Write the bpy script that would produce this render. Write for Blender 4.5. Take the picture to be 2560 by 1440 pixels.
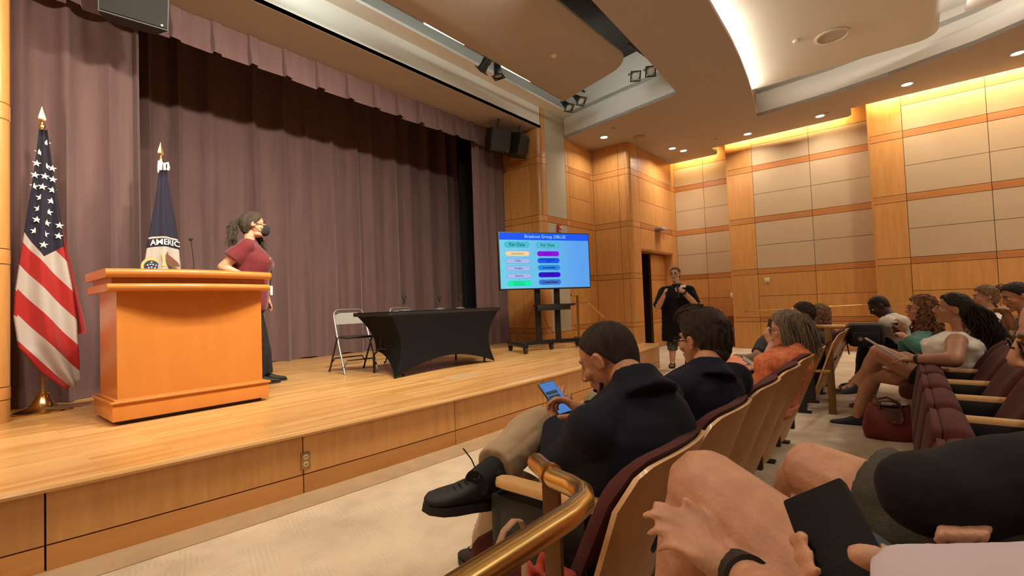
import bpy, bmesh, math, random
import numpy as np
from mathutils import Vector, Matrix, Quaternion, noise
random.seed(7)
PI = math.pi
sc = bpy.context.scene
COL = sc.collection
for o in list(bpy.data.objects): bpy.data.objects.remove(o)

# ------------------------------------------------------------------ camera
F_PX = 1190.0
_dn = Vector((.037, 1, -.0336)).normalized(); _up = -_dn
_X = Vector((975.0, 4.0 - .075, F_PX)).normalized(); _X = (_X - _up * _X.dot(_up)).normalized()
_Y = _up.cross(_X)
CAMZ = 1.2
def v2w(r, d, f):
    v = Vector((r, d, f)); return Vector((_X.dot(v), _Y.dot(v), _up.dot(v)))
cam_data = bpy.data.cameras.new('camera'); cam = bpy.data.objects.new('camera', cam_data); COL.objects.link(cam)
cr, cu, cb = v2w(1, 0, 0), v2w(0, -1, 0), v2w(0, 0, -1)
M = Matrix.Identity(4)
for i in range(3):
    M[i][0] = cr[i]; M[i][1] = cu[i]; M[i][2] = cb[i]
M[0][3], M[1][3], M[2][3] = 0, 0, CAMZ
cam.matrix_world = M
cam_data.sensor_width = 36; cam_data.lens = 36 * F_PX / 2560; cam_data.clip_start = .02; cam_data.clip_end = 100
sc.camera = cam
def A(px, py, d):
    """a place in the room, from where it shows in the photograph and how far off it is"""
    return v2w((px - 1280) * d / F_PX, (py - 720) * d / F_PX, d) + Vector((0, 0, CAMZ))

# ------------------------------------------------------------------ world, exposure, lights
w = bpy.data.worlds.new('world'); sc.world = w; w.use_nodes = True
w.node_tree.nodes['Background'].inputs[0].default_value = (1, .85, .68, 1)
w.node_tree.nodes['Background'].inputs[1].default_value = .05
sc.view_settings.view_transform = 'Standard'; sc.view_settings.look = 'None'
sc.view_settings.exposure = -1.15; sc.view_settings.gamma = 1; sc.view_settings.use_curve_mapping = False
WARM = (1, .85, .68); WARMER = (1, .70, .34); COOL = (.93, 1, .9)
def area(name, loc, size, power, color=WARM, target=None, spread=160, shape='DISK', size_y=None, rot=None):
    l = bpy.data.lights.new(name, 'AREA'); l.energy = power; l.color = color; l.shape = shape; l.size = size
    if size_y: l.size_y = size_y
    l.spread = math.radians(spread)
    o = bpy.data.objects.new(name, l); COL.objects.link(o); o.location = loc
    if target is not None:
        o.rotation_euler = (Vector(target) - Vector(loc)).to_track_quat('-Z', 'Y').to_euler()
    elif rot: o.rotation_euler = rot
    return o
ZC = 4.68
def strip(name, loc, length, along, aim, power, color, width=.05, spread=170):
    l = bpy.data.lights.new(name, 'AREA'); l.energy = power; l.color = color; l.shape = 'RECTANGLE'; l.size = length; l.size_y = width; l.spread = math.radians(spread)
    o = bpy.data.objects.new(name, l); COL.objects.link(o); z = -Vector(aim).normalized(); x = Vector(along).normalized(); y = z.cross(x).normalized(); x = y.cross(z)
    m = Matrix(((x.x, y.x, z.x), (x.y, y.y, z.y), (x.z, y.z, z.z))).to_4x4(); m.translation = loc; o.matrix_world = m; return o
DOWN_SEEN = [(9.09, 4.75), (10.93, 3.97), (11.3, 3.84), (11.17, 2.41), (11.11, 1.08), (10.5, -.24), (10.33, -1.52)]
DOWN_FAR = [(9.8, -3.0), (9.4, -4.6), (7, -3), (4.4, -3.2), (1.8, -3.2), (-1, -3.2), (-2.6, .5), (-2.4, 3.6), (.6, 1.9)]
for i, (x, y) in enumerate(DOWN_SEEN): area('downlight_beam', (x, y, ZC - .03), .16, 42, WARM, spread=150)
for i, (x, y) in enumerate(DOWN_FAR): area('downlight_beam', (x, y, ZC - .03), .3, 75, WARM, spread=150)
# stage wash: added unseen lamps just under the ceiling, outside the lighting trough
for x in (-1.6, -.4, .9, 2.2, 3.6): area('added_stage_wash', (x, 2.5, 4.64), .25, 150 if x > 0 else 85, (1, .87, .68), target=(x + .3, 7.2, 1.6), spread=110)
area('added_stage_fill', (2.0, 2.15, 4.6), .5, 170, (1, .87, .7), target=(2.4, 4.6, .6), spread=120)  # added fill lamps aimed at the stage, no known fixture there
area('added_stage_fill', (5.0, 2.12, 4.6), .5, 120, (1, .87, .7), target=(5.0, 4.6, .6), spread=120)
# cove tubes over the side wall
for (x, y0, y1, p) in ((12.31, 3.45, 4.4, 90), (11.62, .75, 2.95, 330), (11.15, -2.3, .3, 380), (10.7, -4.8, -2.4, 60)):
    strip('cove_beam', (x - .10, (y0 + y1) / 2, 4.86), y1 - y0, (0, 1, 0), (.45, 0, -.55), p * .42, WARMER)
# trough tube on the riser over the stage front
area('riser_wash', (3.7, 4.62, 5.0), 7.6, 42, COOL, target=(4.1, 5.45, 4.9), shape='RECTANGLE', size_y=.06, spread=170)
strip('panel_cove_beam', (5.2, 1.72, 4.79), 3.0, (1, .02, 0), (.014, -.7, .55), 42, (1, .88, .70))
strip('panel_cove_beam', (8.0, 1.86, 4.79), 2.6, (1, .11, 0), (.077, -.7, .55), 42, (1, .88, .70))
strip('riser_wash', (6.55, 3.75, 4.98), 1.1, (0, 1, 0), (1, 0, -.05), 16, COOL)  # added strip hidden above the floating panel, brightens the riser's right side
strip('panel_cove_beam', (5.2, -.72, 4.80), 7.0, (1, 0, 0), (0, -.5, .8), 40, (1, .92, .84))
strip('panel_cove_beam', (9.0, -.1, 5.04), 3.4, (.1, 1, 0), (1, -.1, .1), 14, (1, .90, .76))

# ------------------------------------------------------------------ materials
MATS = {}
def principled(name):
    m = bpy.data.materials.new(name); m.use_nodes = True
    return m, m.node_tree, m.node_tree.nodes['Principled BSDF']
def mat(name, col, rough=.5, metal=0, spec=.5, bump=0, bscale=60, var=0, vscale=8, coat=0, emit=None, estr=0, stretch=None, sheen=0, sss=0, col2=None):
    if name in MATS: return MATS[name]
    m, nt, b = principled(name); N, L = nt.nodes, nt.links
    b.inputs['Base Color'].default_value = (*col, 1); b.inputs['Roughness'].default_value = rough
    b.inputs['Metallic'].default_value = metal; b.inputs['Specular IOR Level'].default_value = spec
    b.inputs['Coat Weight'].default_value = coat; b.inputs['Coat Roughness'].default_value = .12
    if sheen: b.inputs['Sheen Weight'].default_value = sheen; b.inputs['Sheen Roughness'].default_value = .4
    if sss: b.inputs['Subsurface Weight'].default_value = sss; b.inputs['Subsurface Radius'].default_value = (.01, .004, .002)
    if emit: b.inputs['Emission Color'].default_value = (*emit, 1); b.inputs['Emission Strength'].default_value = estr
    if var or bump or col2:
        tc = N.new('ShaderNodeTexCoord'); mp = N.new('ShaderNodeMapping'); L.new(tc.outputs['Object'], mp.inputs[0])
        if stretch: mp.inputs['Scale'].default_value = stretch
    if var or col2:
        nz = N.new('ShaderNodeTexNoise'); nz.inputs['Scale'].default_value = vscale; nz.inputs['Detail'].default_value = 5; nz.inputs['Roughness'].default_value = .6
        L.new(mp.outputs[0], nz.inputs['Vector'])
        rp = N.new('ShaderNodeValToRGB'); rp.color_ramp.elements[0].position = .32; rp.color_ramp.elements[1].position = .68
        c2 = col2 or tuple(c * (1 + var) for c in col); c1 = tuple(c * (1 - var) for c in col) if not col2 else col
        rp.color_ramp.elements[0].color = (*c1, 1); rp.color_ramp.elements[1].color = (*c2, 1)
        L.new(nz.outputs['Fac'], rp.inputs[0]); L.new(rp.outputs[0], b.inputs['Base Color'])
    if bump:
        n2 = N.new('ShaderNodeTexNoise'); n2.inputs['Scale'].default_value = bscale; n2.inputs['Detail'].default_value = 4
        L.new(mp.outputs[0], n2.inputs['Vector'])
        bp = N.new('ShaderNodeBump'); bp.inputs['Strength'].default_value = bump; bp.inputs['Distance'].default_value = .01
        L.new(n2.outputs['Fac'], bp.inputs['Height']); L.new(bp.outputs[0], b.inputs['Normal'])
    MATS[name] = m; return m
def wood(name, c1, c2, rough=.35, stretch=(6, 6, .6), scale=3, coat=.2, rand=.12, axis_world=False):
    """veneer: long grain, each panel its own tone"""
    if name in MATS: return MATS[name]
    m, nt, b = principled(name); N, L = nt.nodes, nt.links
    tc = N.new('ShaderNodeTexCoord'); mp = N.new('ShaderNodeMapping'); mp.inputs['Scale'].default_value = stretch
    oi = N.new('ShaderNodeObjectInfo'); ad = N.new('ShaderNodeVectorMath'); ad.operation = 'ADD'
    ml = N.new('ShaderNodeMath'); ml.operation = 'MULTIPLY'; ml.inputs[1].default_value = 37
    L.new(oi.outputs['Random'], ml.inputs[0]); L.new(tc.outputs['Object'], ad.inputs[0]); L.new(ml.outputs[0], ad.inputs[1]); L.new(ad.outputs[0], mp.inputs[0])
    nz = N.new('ShaderNodeTexNoise'); nz.inputs['Scale'].default_value = scale; nz.inputs['Detail'].default_value = 6; nz.inputs['Roughness'].default_value = .62; nz.inputs['Distortion'].default_value = .35
    L.new(mp.outputs[0], nz.inputs['Vector'])
    rp = N.new('ShaderNodeValToRGB'); rp.color_ramp.elements[0].position = .3; rp.color_ramp.elements[1].position = .7
    rp.color_ramp.elements[0].color = (*c1, 1); rp.color_ramp.elements[1].color = (*c2, 1); L.new(nz.outputs['Fac'], rp.inputs[0])
    hs = N.new('ShaderNodeHueSaturation'); mr = N.new('ShaderNodeMapRange'); mr.inputs['To Min'].default_value = 1 - rand; mr.inputs['To Max'].default_value = 1 + rand
    L.new(oi.outputs['Random'], mr.inputs[0]); L.new(mr.outputs[0], hs.inputs['Value']); L.new(rp.outputs[0], hs.inputs['Color']); L.new(hs.outputs[0], b.inputs['Base Color'])
    b.inputs['Roughness'].default_value = rough; b.inputs['Coat Weight'].default_value = coat; b.inputs['Coat Roughness'].default_value = .15
    MATS[name] = m; return m
W1, W2 = (.50, .235, .065), (.62, .315, .10)
M_wood = wood('maple_veneer', W1, W2, rough=.38)
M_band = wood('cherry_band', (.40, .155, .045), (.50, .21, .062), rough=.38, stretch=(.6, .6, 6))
M_bandpale = wood('maple_band', (.50, .22, .06), (.60, .29, .09), rough=.38, stretch=(.6, .6, 6))  # paler band veneer, grain running lengthwise
M_fabric = mat('acoustic_fabric', (.50, .375, .24), .95, bump=.15, bscale=300, var=.03, vscale=2)
M_fabric2 = mat('acoustic_fabric_pale', (.47, .44, .34), .95, bump=.15, bscale=300)
M_gap = mat('shadow_gap', (.06, .028, .012), .9)
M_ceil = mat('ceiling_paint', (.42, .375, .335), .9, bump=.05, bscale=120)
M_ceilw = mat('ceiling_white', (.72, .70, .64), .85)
M_black = mat('black_plastic', (.012, .012, .013), .45)
M_blackm = mat('black_steel', (.015, .014, .014), .35, metal=.3)
M_dark = mat('backstage_black', (.008, .008, .009), .95)
M_curt = mat('plum_velour', (.27, .162, .158), .85, bump=.12, bscale=250, sheen=.5, var=.12, vscale=3, stretch=(3, 3, .3))
M_brass = mat('aged_brass', (.62, .40, .14), .28, metal=1, bump=.03, bscale=40)
M_steel = mat('steel', (.6, .58, .55), .3, metal=1)
M_maroon = mat('maroon_upholstery', (.080, .013, .011), .95, bump=.35, bscale=500, sheen=.05, var=.15, vscale=60)
M_ply = wood('seat_plywood', (.46, .20, .055), (.56, .27, .085), rough=.4, stretch=(5, 5, .8), coat=.15, rand=.06)
M_plyedge = mat('plywood_edge', (.72, .46, .22), .4, coat=.3)
M_arm = mat('armrest_maple', (.70, .42, .17), .3, coat=.4, var=.08, vscale=6, stretch=(6, 1, 6))
M_lect = wood('lectern_veneer', (.53, .19, .035), (.58, .22, .045), rough=.3, stretch=(3, 3, .6), coat=.3, rand=.02)
M_white = mat('white_paint', (.78, .76, .7), .6)

# ------------------------------------------------------------------ mesh helpers
class MB:
    def __init__(s): s.bm = bmesh.new()
    def box(s, lo, hi, bev=0, rot=None, pivot=None):
        lo, hi = Vector(lo), Vector(hi)
        r = bmesh.ops.create_cube(s.bm, size=1); vs = r['verts']; c = (lo + hi) / 2; d = hi - lo
        for v in vs: v.co = Vector((v.co.x * d.x, v.co.y * d.y, v.co.z * d.z)) + c
        if bev:
            es = list({e for v in vs for e in v.link_edges})
            rr = bmesh.ops.bevel(s.bm, geom=es, offset=bev, segments=2, affect='EDGES', profile=.5); vs = list({v for f in rr['faces'] for v in f.verts} | {v for v in vs if v.is_valid})
        if rot is not None:
            bmesh.ops.rotate(s.bm, verts=vs, cent=pivot or c, matrix=rot if isinstance(rot, Matrix) else Matrix.Rotation(rot, 3, 'Z'))
        return s
    def tube(s, pts, r, seg=8, cap=True, closed=False, flat=1.0, upv=None):
        pts = [Vector(p) for p in pts]; n = len(pts)
        rs = r if isinstance(r, (list, tuple)) else [r] * n
        rings = []; prev = None
        for i, p in enumerate(pts):
            if closed: t = (pts[(i + 1) % n] - pts[i - 1])
            else: t = pts[min(i + 1, n - 1)] - pts[max(i - 1, 0)]
            if t.length < 1e-9: t = Vector((0, 0, 1))
            t.normalize()
            if prev is None:
                a = (upv or (Vector((0, 0, 1)) if abs(t.z) < .9 else Vector((1, 0, 0)))); u = t.cross(a).normalized()
            else:
                u = (prev - t * prev.dot(t)); u = u.normalized() if u.length > 1e-6 else t.orthogonal().normalized()
            prev = u; v = t.cross(u)
            rings.append([s.bm.verts.new(p + u * math.cos(2 * PI * k / seg) * rs[i] + v * math.sin(2 * PI * k / seg) * rs[i] * flat) for k in range(seg)])
        m = n if closed else n - 1
        for i in range(m):
            a, b = rings[i], rings[(i + 1) % n]
            for k in range(seg): s.bm.faces.new((a[k], a[(k + 1) % seg], b[(k + 1) % seg], b[k]))
        if cap and not closed:
            s.bm.faces.new(list(reversed(rings[0]))); s.bm.faces.new(rings[-1])
        return s
    def lathe(s, prof, c=(0, 0, 0), seg=20, axis=None):
        c = Vector(c); q = Vector((0, 0, 1)).rotation_difference(Vector(axis)) if axis else None
        rings = []
        for r, z in prof:
            ring = []
            for k in range(seg):
                p = Vector((r * math.cos(2 * PI * k / seg), r * math.sin(2 * PI * k / seg), z))
                if q: p = q @ p
                ring.append(s.bm.verts.new(p + c))
            rings.append(ring)
        for a, b in zip(rings, rings[1:]):
            for k in range(seg): s.bm.faces.new((a[k], a[(k + 1) % seg], b[(k + 1) % seg], b[k]))
        s.bm.faces.new(list(reversed(rings[0]))); s.bm.faces.new(rings[-1])
        return s
    def ell(s, c, r, rot=None, sub=2):
        rr = bmesh.ops.create_icosphere(s.bm, subdivisions=sub, radius=1)
        rv = r if hasattr(r, '__len__') else (r, r, r)
        for v in rr['verts']:
            p = Vector((v.co.x * rv[0], v.co.y * rv[1], v.co.z * rv[2]))
            if rot is not None: p = rot @ p
            v.co = p + Vector(c)
        return s
    def caps(s, p, q, r1, r2, seg=12, ends=3):
        """tapered rod; ends bit 1: round start, bit 2: round end"""
        p, q = Vector(p), Vector(q); s.tube([p, q], [r1, r2], seg)
        if ends & 1: s.ell(p, r1, sub=1 if r1 < .02 else 2)
        if ends & 2: s.ell(q, r2, sub=1 if r2 < .02 else 2)
        return s
    def prism(s, pts, z0, z1):
        b = [s.bm.verts.new((x, y, z0)) for x, y in pts]; t = [s.bm.verts.new((x, y, z1)) for x, y in pts]; n = len(pts)
        for i in range(n): s.bm.faces.new((b[i], b[(i + 1) % n], t[(i + 1) % n], t[i]))
        s.bm.faces.new(list(reversed(b))); s.bm.faces.new(t); return s
    def extrude_poly(s, pts, d):
        """closed 3-D polygon thickened by vector d"""
        d = Vector(d); a = [s.bm.verts.new(Vector(p)) for p in pts]; b = [s.bm.verts.new(Vector(p) + d) for p in pts]; n = len(pts)
        for i in range(n): s.bm.faces.new((a[i], a[(i + 1) % n], b[(i + 1) % n], b[i]))
        s.bm.faces.new(list(reversed(a))); s.bm.faces.new(b); return s
    def grid(s, P, closeu=False, thick=0, nrm=None):
        """P[i][j] points; optional thickness along normals"""
        V = [[s.bm.verts.new(Vector(p)) for p in row] for row in P]
        nu = len(P)
        for i in range(nu if closeu else nu - 1):
            a, b = V[i], V[(i + 1) % nu]
            for j in range(len(a) - 1): s.bm.faces.new((a[j], b[j], b[j + 1], a[j + 1]))
        return s
    def loft(s, rings):
        V = [[s.bm.verts.new(Vector(p)) for p in r] for r in rings]; n = len(V[0])
        for a, b in zip(V, V[1:]):
            for k in range(n): s.bm.faces.new((a[k], a[(k + 1) % n], b[(k + 1) % n], b[k]))
        s.bm.faces.new(list(reversed(V[0]))); s.bm.faces.new(V[-1]); return s
    def xf(s, m):
        bmesh.ops.transform(s.bm, matrix=m, verts=s.bm.verts[:]); return s
    def mesh(s, name, smooth=True, fix=True):
        if fix: bmesh.ops.recalc_face_normals(s.bm, faces=s.bm.faces[:])
        me = bpy.data.meshes.new(name); s.bm.to_mesh(me); s.bm.free()
        if smooth:
            me.shade_smooth()
        return me
def link(name, me, m, parent=None, smooth_angle=None):
    o = bpy.data.objects.new(name, me); COL.objects.link(o)
    if m is not None and not len(me.materials):
        for k in (m if isinstance(m, (list, tuple)) else [m]): me.materials.append(k)
    if parent is not None: o.parent = parent
    return o
def flat_edges(me, ang=35):
    me.shade_smooth(); me.set_sharp_from_angle(angle=math.radians(ang)); return me
def add(name, mb, m, parent=None, ang=35, smooth=True):
    me = mb.mesh(name, smooth=False)
    if smooth: flat_edges(me, ang)
    return link(name, me, m, parent)
def tag(o, label, cat, group=None):
    o['label'] = label; o['category'] = cat
    if group: o['group'] = group
    return o
def thing(name, label, cat, loc=(0, 0, 0), group=None, rz=0):
    o = bpy.data.objects.new(name, None); COL.objects.link(o); o.location = loc; o.rotation_euler = (0, 0, rz); o.empty_display_size = .1
    return tag(o, label, cat, group)
def struct(o, label=None):
    o['kind'] = 'structure'
    if label: o['label'] = label
    return o
def remesh_mb(mb, voxel, smooth=3, disp=None, name='body'):
    me = mb.mesh('tmp', smooth=False); o = bpy.data.objects.new('tmp', me); COL.objects.link(o)
    r = o.modifiers.new('r', 'REMESH'); r.mode = 'VOXEL'; r.voxel_size = voxel; r.use_smooth_shade = True
    if smooth:
        c = o.modifiers.new('s', 'SMOOTH'); c.factor = .5; c.iterations = smooth
    dg = bpy.context.evaluated_depsgraph_get(); dg.update()
    m2 = bpy.data.meshes.new_from_object(o.evaluated_get(dg), depsgraph=dg); m2.name = name
    bpy.data.objects.remove(o); bpy.data.meshes.remove(me)
    if disp:
        n = len(m2.vertices); co = np.empty(n * 3); nr = np.empty(n * 3)
        m2.vertices.foreach_get('co', co); m2.vertex_normals.foreach_get('vector', nr)
        co = co.reshape(-1, 3); nr = nr.reshape(-1, 3); co += nr * disp(co, nr)[:, None]
        m2.vertices.foreach_set('co', co.ravel()); m2.update()
    m2.shade_smooth(); m2.materials.clear()
    return m2
def rm(name, mb, voxel, m, parent=None, smooth=3, disp=None):
    return link(name, remesh_mb(mb, voxel, smooth, disp, name), m, parent)
def text_mesh(txt, size, width=None, extrude=.001, bold=0):
    cu = bpy.data.curves.new('t', 'FONT'); cu.body = txt; cu.size = size; cu.align_x = 'CENTER'; cu.align_y = 'CENTER'; cu.extrude = extrude; cu.offset = bold; cu.resolution_u = 3
    o = bpy.data.objects.new('t', cu); COL.objects.link(o); dg = bpy.context.evaluated_depsgraph_get()
    me = bpy.data.meshes.new_from_object(o.evaluated_get(dg)); bpy.data.objects.remove(o)
    if width:
        xs = [v.co.x for v in me.vertices]
        if xs:
            k = width / (max(xs) - min(xs))
            for v in me.vertices: v.co.x *= k
    return me
# ------------------------------------------------------------------ floor, stage
SH = .42
def yf(x): return 3.02 + .0166 * (x - 3.9) ** 2
def carpet_mat(name, c1, c2, sc_=1.0):
    m, nt, b = principled(name); N, L = nt.nodes, nt.links
    tc = N.new('ShaderNodeTexCoord')
    # tufted dashes: two crossed sets of short ribs, broken up by cells
    def ribs(rotz, fr):
        mp = N.new('ShaderNodeMapping'); mp.inputs['Rotation'].default_value = (0, 0, rotz); L.new(tc.outputs['Object'], mp.inputs[0])
        wv = N.new('ShaderNodeTexWave'); wv.inputs['Scale'].default_value = fr; wv.inputs['Distortion'].default_value = 1.5; wv.inputs['Detail'].default_value = 2; wv.inputs['Detail Scale'].default_value = 1.5
        L.new(mp.outputs[0], wv.inputs['Vector']); return wv.outputs['Fac']
    vo = N.new('ShaderNodeTexVoronoi'); vo.distance = 'CHEBYCHEV'; vo.inputs['Scale'].default_value = 9; L.new(tc.outputs['Object'], vo.inputs['Vector'])
    sp = N.new('ShaderNodeSeparateColor'); L.new(vo.outputs['Color'], sp.inputs[0])
    gt = N.new('ShaderNodeMath'); gt.operation = 'GREATER_THAN'; gt.inputs[1].default_value = .5; L.new(sp.outputs[0], gt.inputs[0])
    mx = N.new('ShaderNodeMix'); L.new(gt.outputs[0], mx.inputs[0]); L.new(ribs(.3, 13 * sc_), mx.inputs[2]); L.new(ribs(.3 + PI / 2, 13 * sc_), mx.inputs[3])
    g2 = N.new('ShaderNodeMath'); g2.operation = 'GREATER_THAN'; g2.inputs[1].default_value = .45; L.new(sp.outputs[1], g2.inputs[0])
    ml = N.new('ShaderNodeMath'); ml.operation = 'MULTIPLY'; L.new(mx.outputs[0], ml.inputs[0]); L.new(g2.outputs[0], ml.inputs[1])
    nz = N.new('ShaderNodeTexNoise'); nz.inputs['Scale'].default_value = 420; nz.inputs['Detail'].default_value = 3; L.new(tc.outputs['Object'], nz.inputs['Vector'])
    ad = N.new('ShaderNodeMath'); ad.operation = 'MULTIPLY_ADD'; ad.inputs[1].default_value = .5; L.new(nz.outputs['Fac'], ad.inputs[0]); L.new(ml.outputs[0], ad.inputs[2])
    bp = N.new('ShaderNodeBump'); bp.inputs['Strength'].default_value = .42; bp.inputs['Distance'].default_value = .02; L.new(ad.outputs[0], bp.inputs['Height']); L.new(bp.outputs[0], b.inputs['Normal'])
    n3 = N.new('ShaderNodeTexNoise'); n3.inputs['Scale'].default_value = 2.2; n3.inputs['Detail'].default_value = 6; L.new(tc.outputs['Object'], n3.inputs['Vector'])
    a2 = N.new('ShaderNodeMath'); a2.operation = 'MULTIPLY_ADD'; a2.inputs[1].default_value = -.05; L.new(ml.outputs[0], a2.inputs[0]); L.new(n3.outputs['Fac'], a2.inputs[2])
    rp = N.new('ShaderNodeValToRGB'); rp.color_ramp.elements[0].position = .25; rp.color_ramp.elements[1].position = .65
    rp.color_ramp.elements[0].color = (*c1, 1); rp.color_ramp.elements[1].color = (*c2, 1); L.new(a2.outputs[0], rp.inputs[0]); L.new(rp.outputs[0], b.inputs['Base Color'])
    b.inputs['Roughness'].default_value = .97; b.inputs['Sheen Weight'].default_value = .2
    return m
M_carpet = carpet_mat('tufted_carpet', (.50, .38, .25), (.72, .59, .42))
M_border = mat('carpet_border', (.40, .27, .15), .97, bump=.4, bscale=420, var=.1, vscale=5)
fl = struct(add('floor', MB().box((-4.6, -8.4, -.12), (13, 9.4, 0)), M_carpet))
xs = [-4.2 + i * .3 for i in range(0, 41)]
bd = MB(); bd.prism([(x, yf(x) + .03) for x in xs] + [(x, yf(x) - .24) for x in reversed(xs)], 0, .004)
add('carpet_border', bd, M_border, fl)
# stage deck of narrow strips
def strip_mat():
    m, nt, b = principled('strip_floor'); N, L = nt.nodes, nt.links
    tc = N.new('ShaderNodeTexCoord'); br = N.new('ShaderNodeTexBrick'); L.new(tc.outputs['Object'], br.inputs['Vector'])
    br.inputs['Scale'].default_value = 1; br.inputs['Brick Width'].default_value = .9; br.inputs['Row Height'].default_value = .057; br.inputs['Mortar Size'].default_value = .0012; br.inputs['Bias'].default_value = 0
    br.offset_frequency = 2; br.offset = .37
    br.inputs['Color1'].default_value = (.56, .285, .085, 1); br.inputs['Color2'].default_value = (.74, .44, .17, 1); br.inputs['Mortar'].default_value = (.42, .22, .07, 1)
    mp = N.new('ShaderNodeMapping'); mp.inputs['Scale'].default_value = (1.2, 26, 1); L.new(tc.outputs['Object'], mp.inputs[0])
    nz = N.new('ShaderNodeTexNoise'); nz.inputs['Scale'].default_value = 2.2; nz.inputs['Detail'].default_value = 7; L.new(mp.outputs[0], nz.inputs['Vector'])
    mr = N.new('ShaderNodeMapRange'); mr.inputs['To Min'].default_value = .74; mr.inputs['To Max'].default_value = 1.2; L.new(nz.outputs['Fac'], mr.inputs[0])
    hs = N.new('ShaderNodeHueSaturation'); L.new(mr.outputs[0], hs.inputs['Value']); L.new(br.outputs['Color'], hs.inputs['Color']); L.new(hs.outputs[0], b.inputs['Base Color'])
    b.inputs['Roughness'].default_value = .33; b.inputs['Coat Weight'].default_value = .25; b.inputs['Coat Roughness'].default_value = .22
    return m
M_strip = strip_mat()
XR = 7.62
front = [(x, yf(x) - .015) for x in [-4.2 + i * .25 for i in range(0, 49)] if x <= 8.0] + [(8.0, yf(8.0) - .015)]
st = MB(); st.prism(front + [(8.02, 3.62), (XR, 3.62), (XR, 5.40), (9.0, 5.40), (9.0, 9.2), (-4.2, 9.2)], SH - .035, SH)
stage = struct(add('floor_stage', st, M_strip, ang=30)); 
nos = MB(); nos.tube([(x, y - .004, SH - .02) for x, y in front] + [(8.035, 3.30, SH - .02), (8.035, 3.62, SH - .02)], .021, 8)
add('nosing', nos, wood('nosing_maple', (.58, .31, .10), (.70, .42, .16), rough=.25, stretch=(.6, 6, 6), coat=.5, rand=0), stage)
core = MB(); core.prism([(x, y + .055) for x, y in front[:-1]] + [(7.94, 3.38), (7.94, 3.58), (XR - .05, 3.58), (XR - .05, 9.2), (-4.2, 9.2)], 0, SH - .036)
add('stage_core', core, M_gap, stage)
joints = [-4.2, -3.25, -2.05, -.85, .35, 1.56, 2.87, 4.15, 5.37, 6.6, 7.985]
for a, b in zip(joints, joints[1:]):
    for z0, z1 in ((.0, .122), (.130, SH - .038)):
        n = max(3, int((b - a) / .2)); X = [a + .004 + (b - a - .008) * i / n for i in range(n + 1)]
        p = MB(); p.prism([(x, yf(x)) for x in X] + [(x, yf(x) + .05) for x in reversed(X)], z0, z1)
        add('fascia_panel', p, M_wood if z0 else M_bandpale, stage, ang=25)
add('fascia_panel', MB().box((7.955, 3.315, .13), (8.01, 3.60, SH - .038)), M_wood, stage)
add('fascia_panel', MB().box((7.955, 3.315, 0), (8.01, 3.60, .122)), M_bandpale, stage)
add('floor_box_lid', MB().box((3.5, 3.66, SH), (3.93, 3.92, SH + .003)), mat('lid_veneer', (.50, .33, .17), .4, var=.06), stage)
steps = MB()
for k in range(2): steps.box((XR, 3.64, 0), (XR + .32 * (2 - k), 5.36, .14 * (k + 1)), .004)
tag(add('stage_steps', steps, M_wood), 'maple side steps down from the stage behind the stub wall', 'steps')
ou = thing('power_outlet', 'brass duplex outlet set in the front face of the stage', 'outlet', (1.575, yf(1.575) - .001, .215))
add('cover_plate', MB().box((-.032, -.004, -.055), (.032, .006, .055), .002), mat('outlet_brass', (.40, .27, .10), .35, metal=.8), ou)
for z in (-.024, .024):
    r = add('receptacle', MB().lathe([(.016, 0), (.018, -.002), (.018, -.007), (.014, -.008)], (0, 0, z), 14, axis=(0, 1, 0)), mat('ivory_plastic', (.62, .5, .3), .4), ou)
    add('slot', MB().box((-.007, -.0115, z - .002), (-.004, -.0085, z + .007)).box((.004, -.0115, z - .002), (.007, -.0085, z + .007)), M_black, r)

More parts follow.
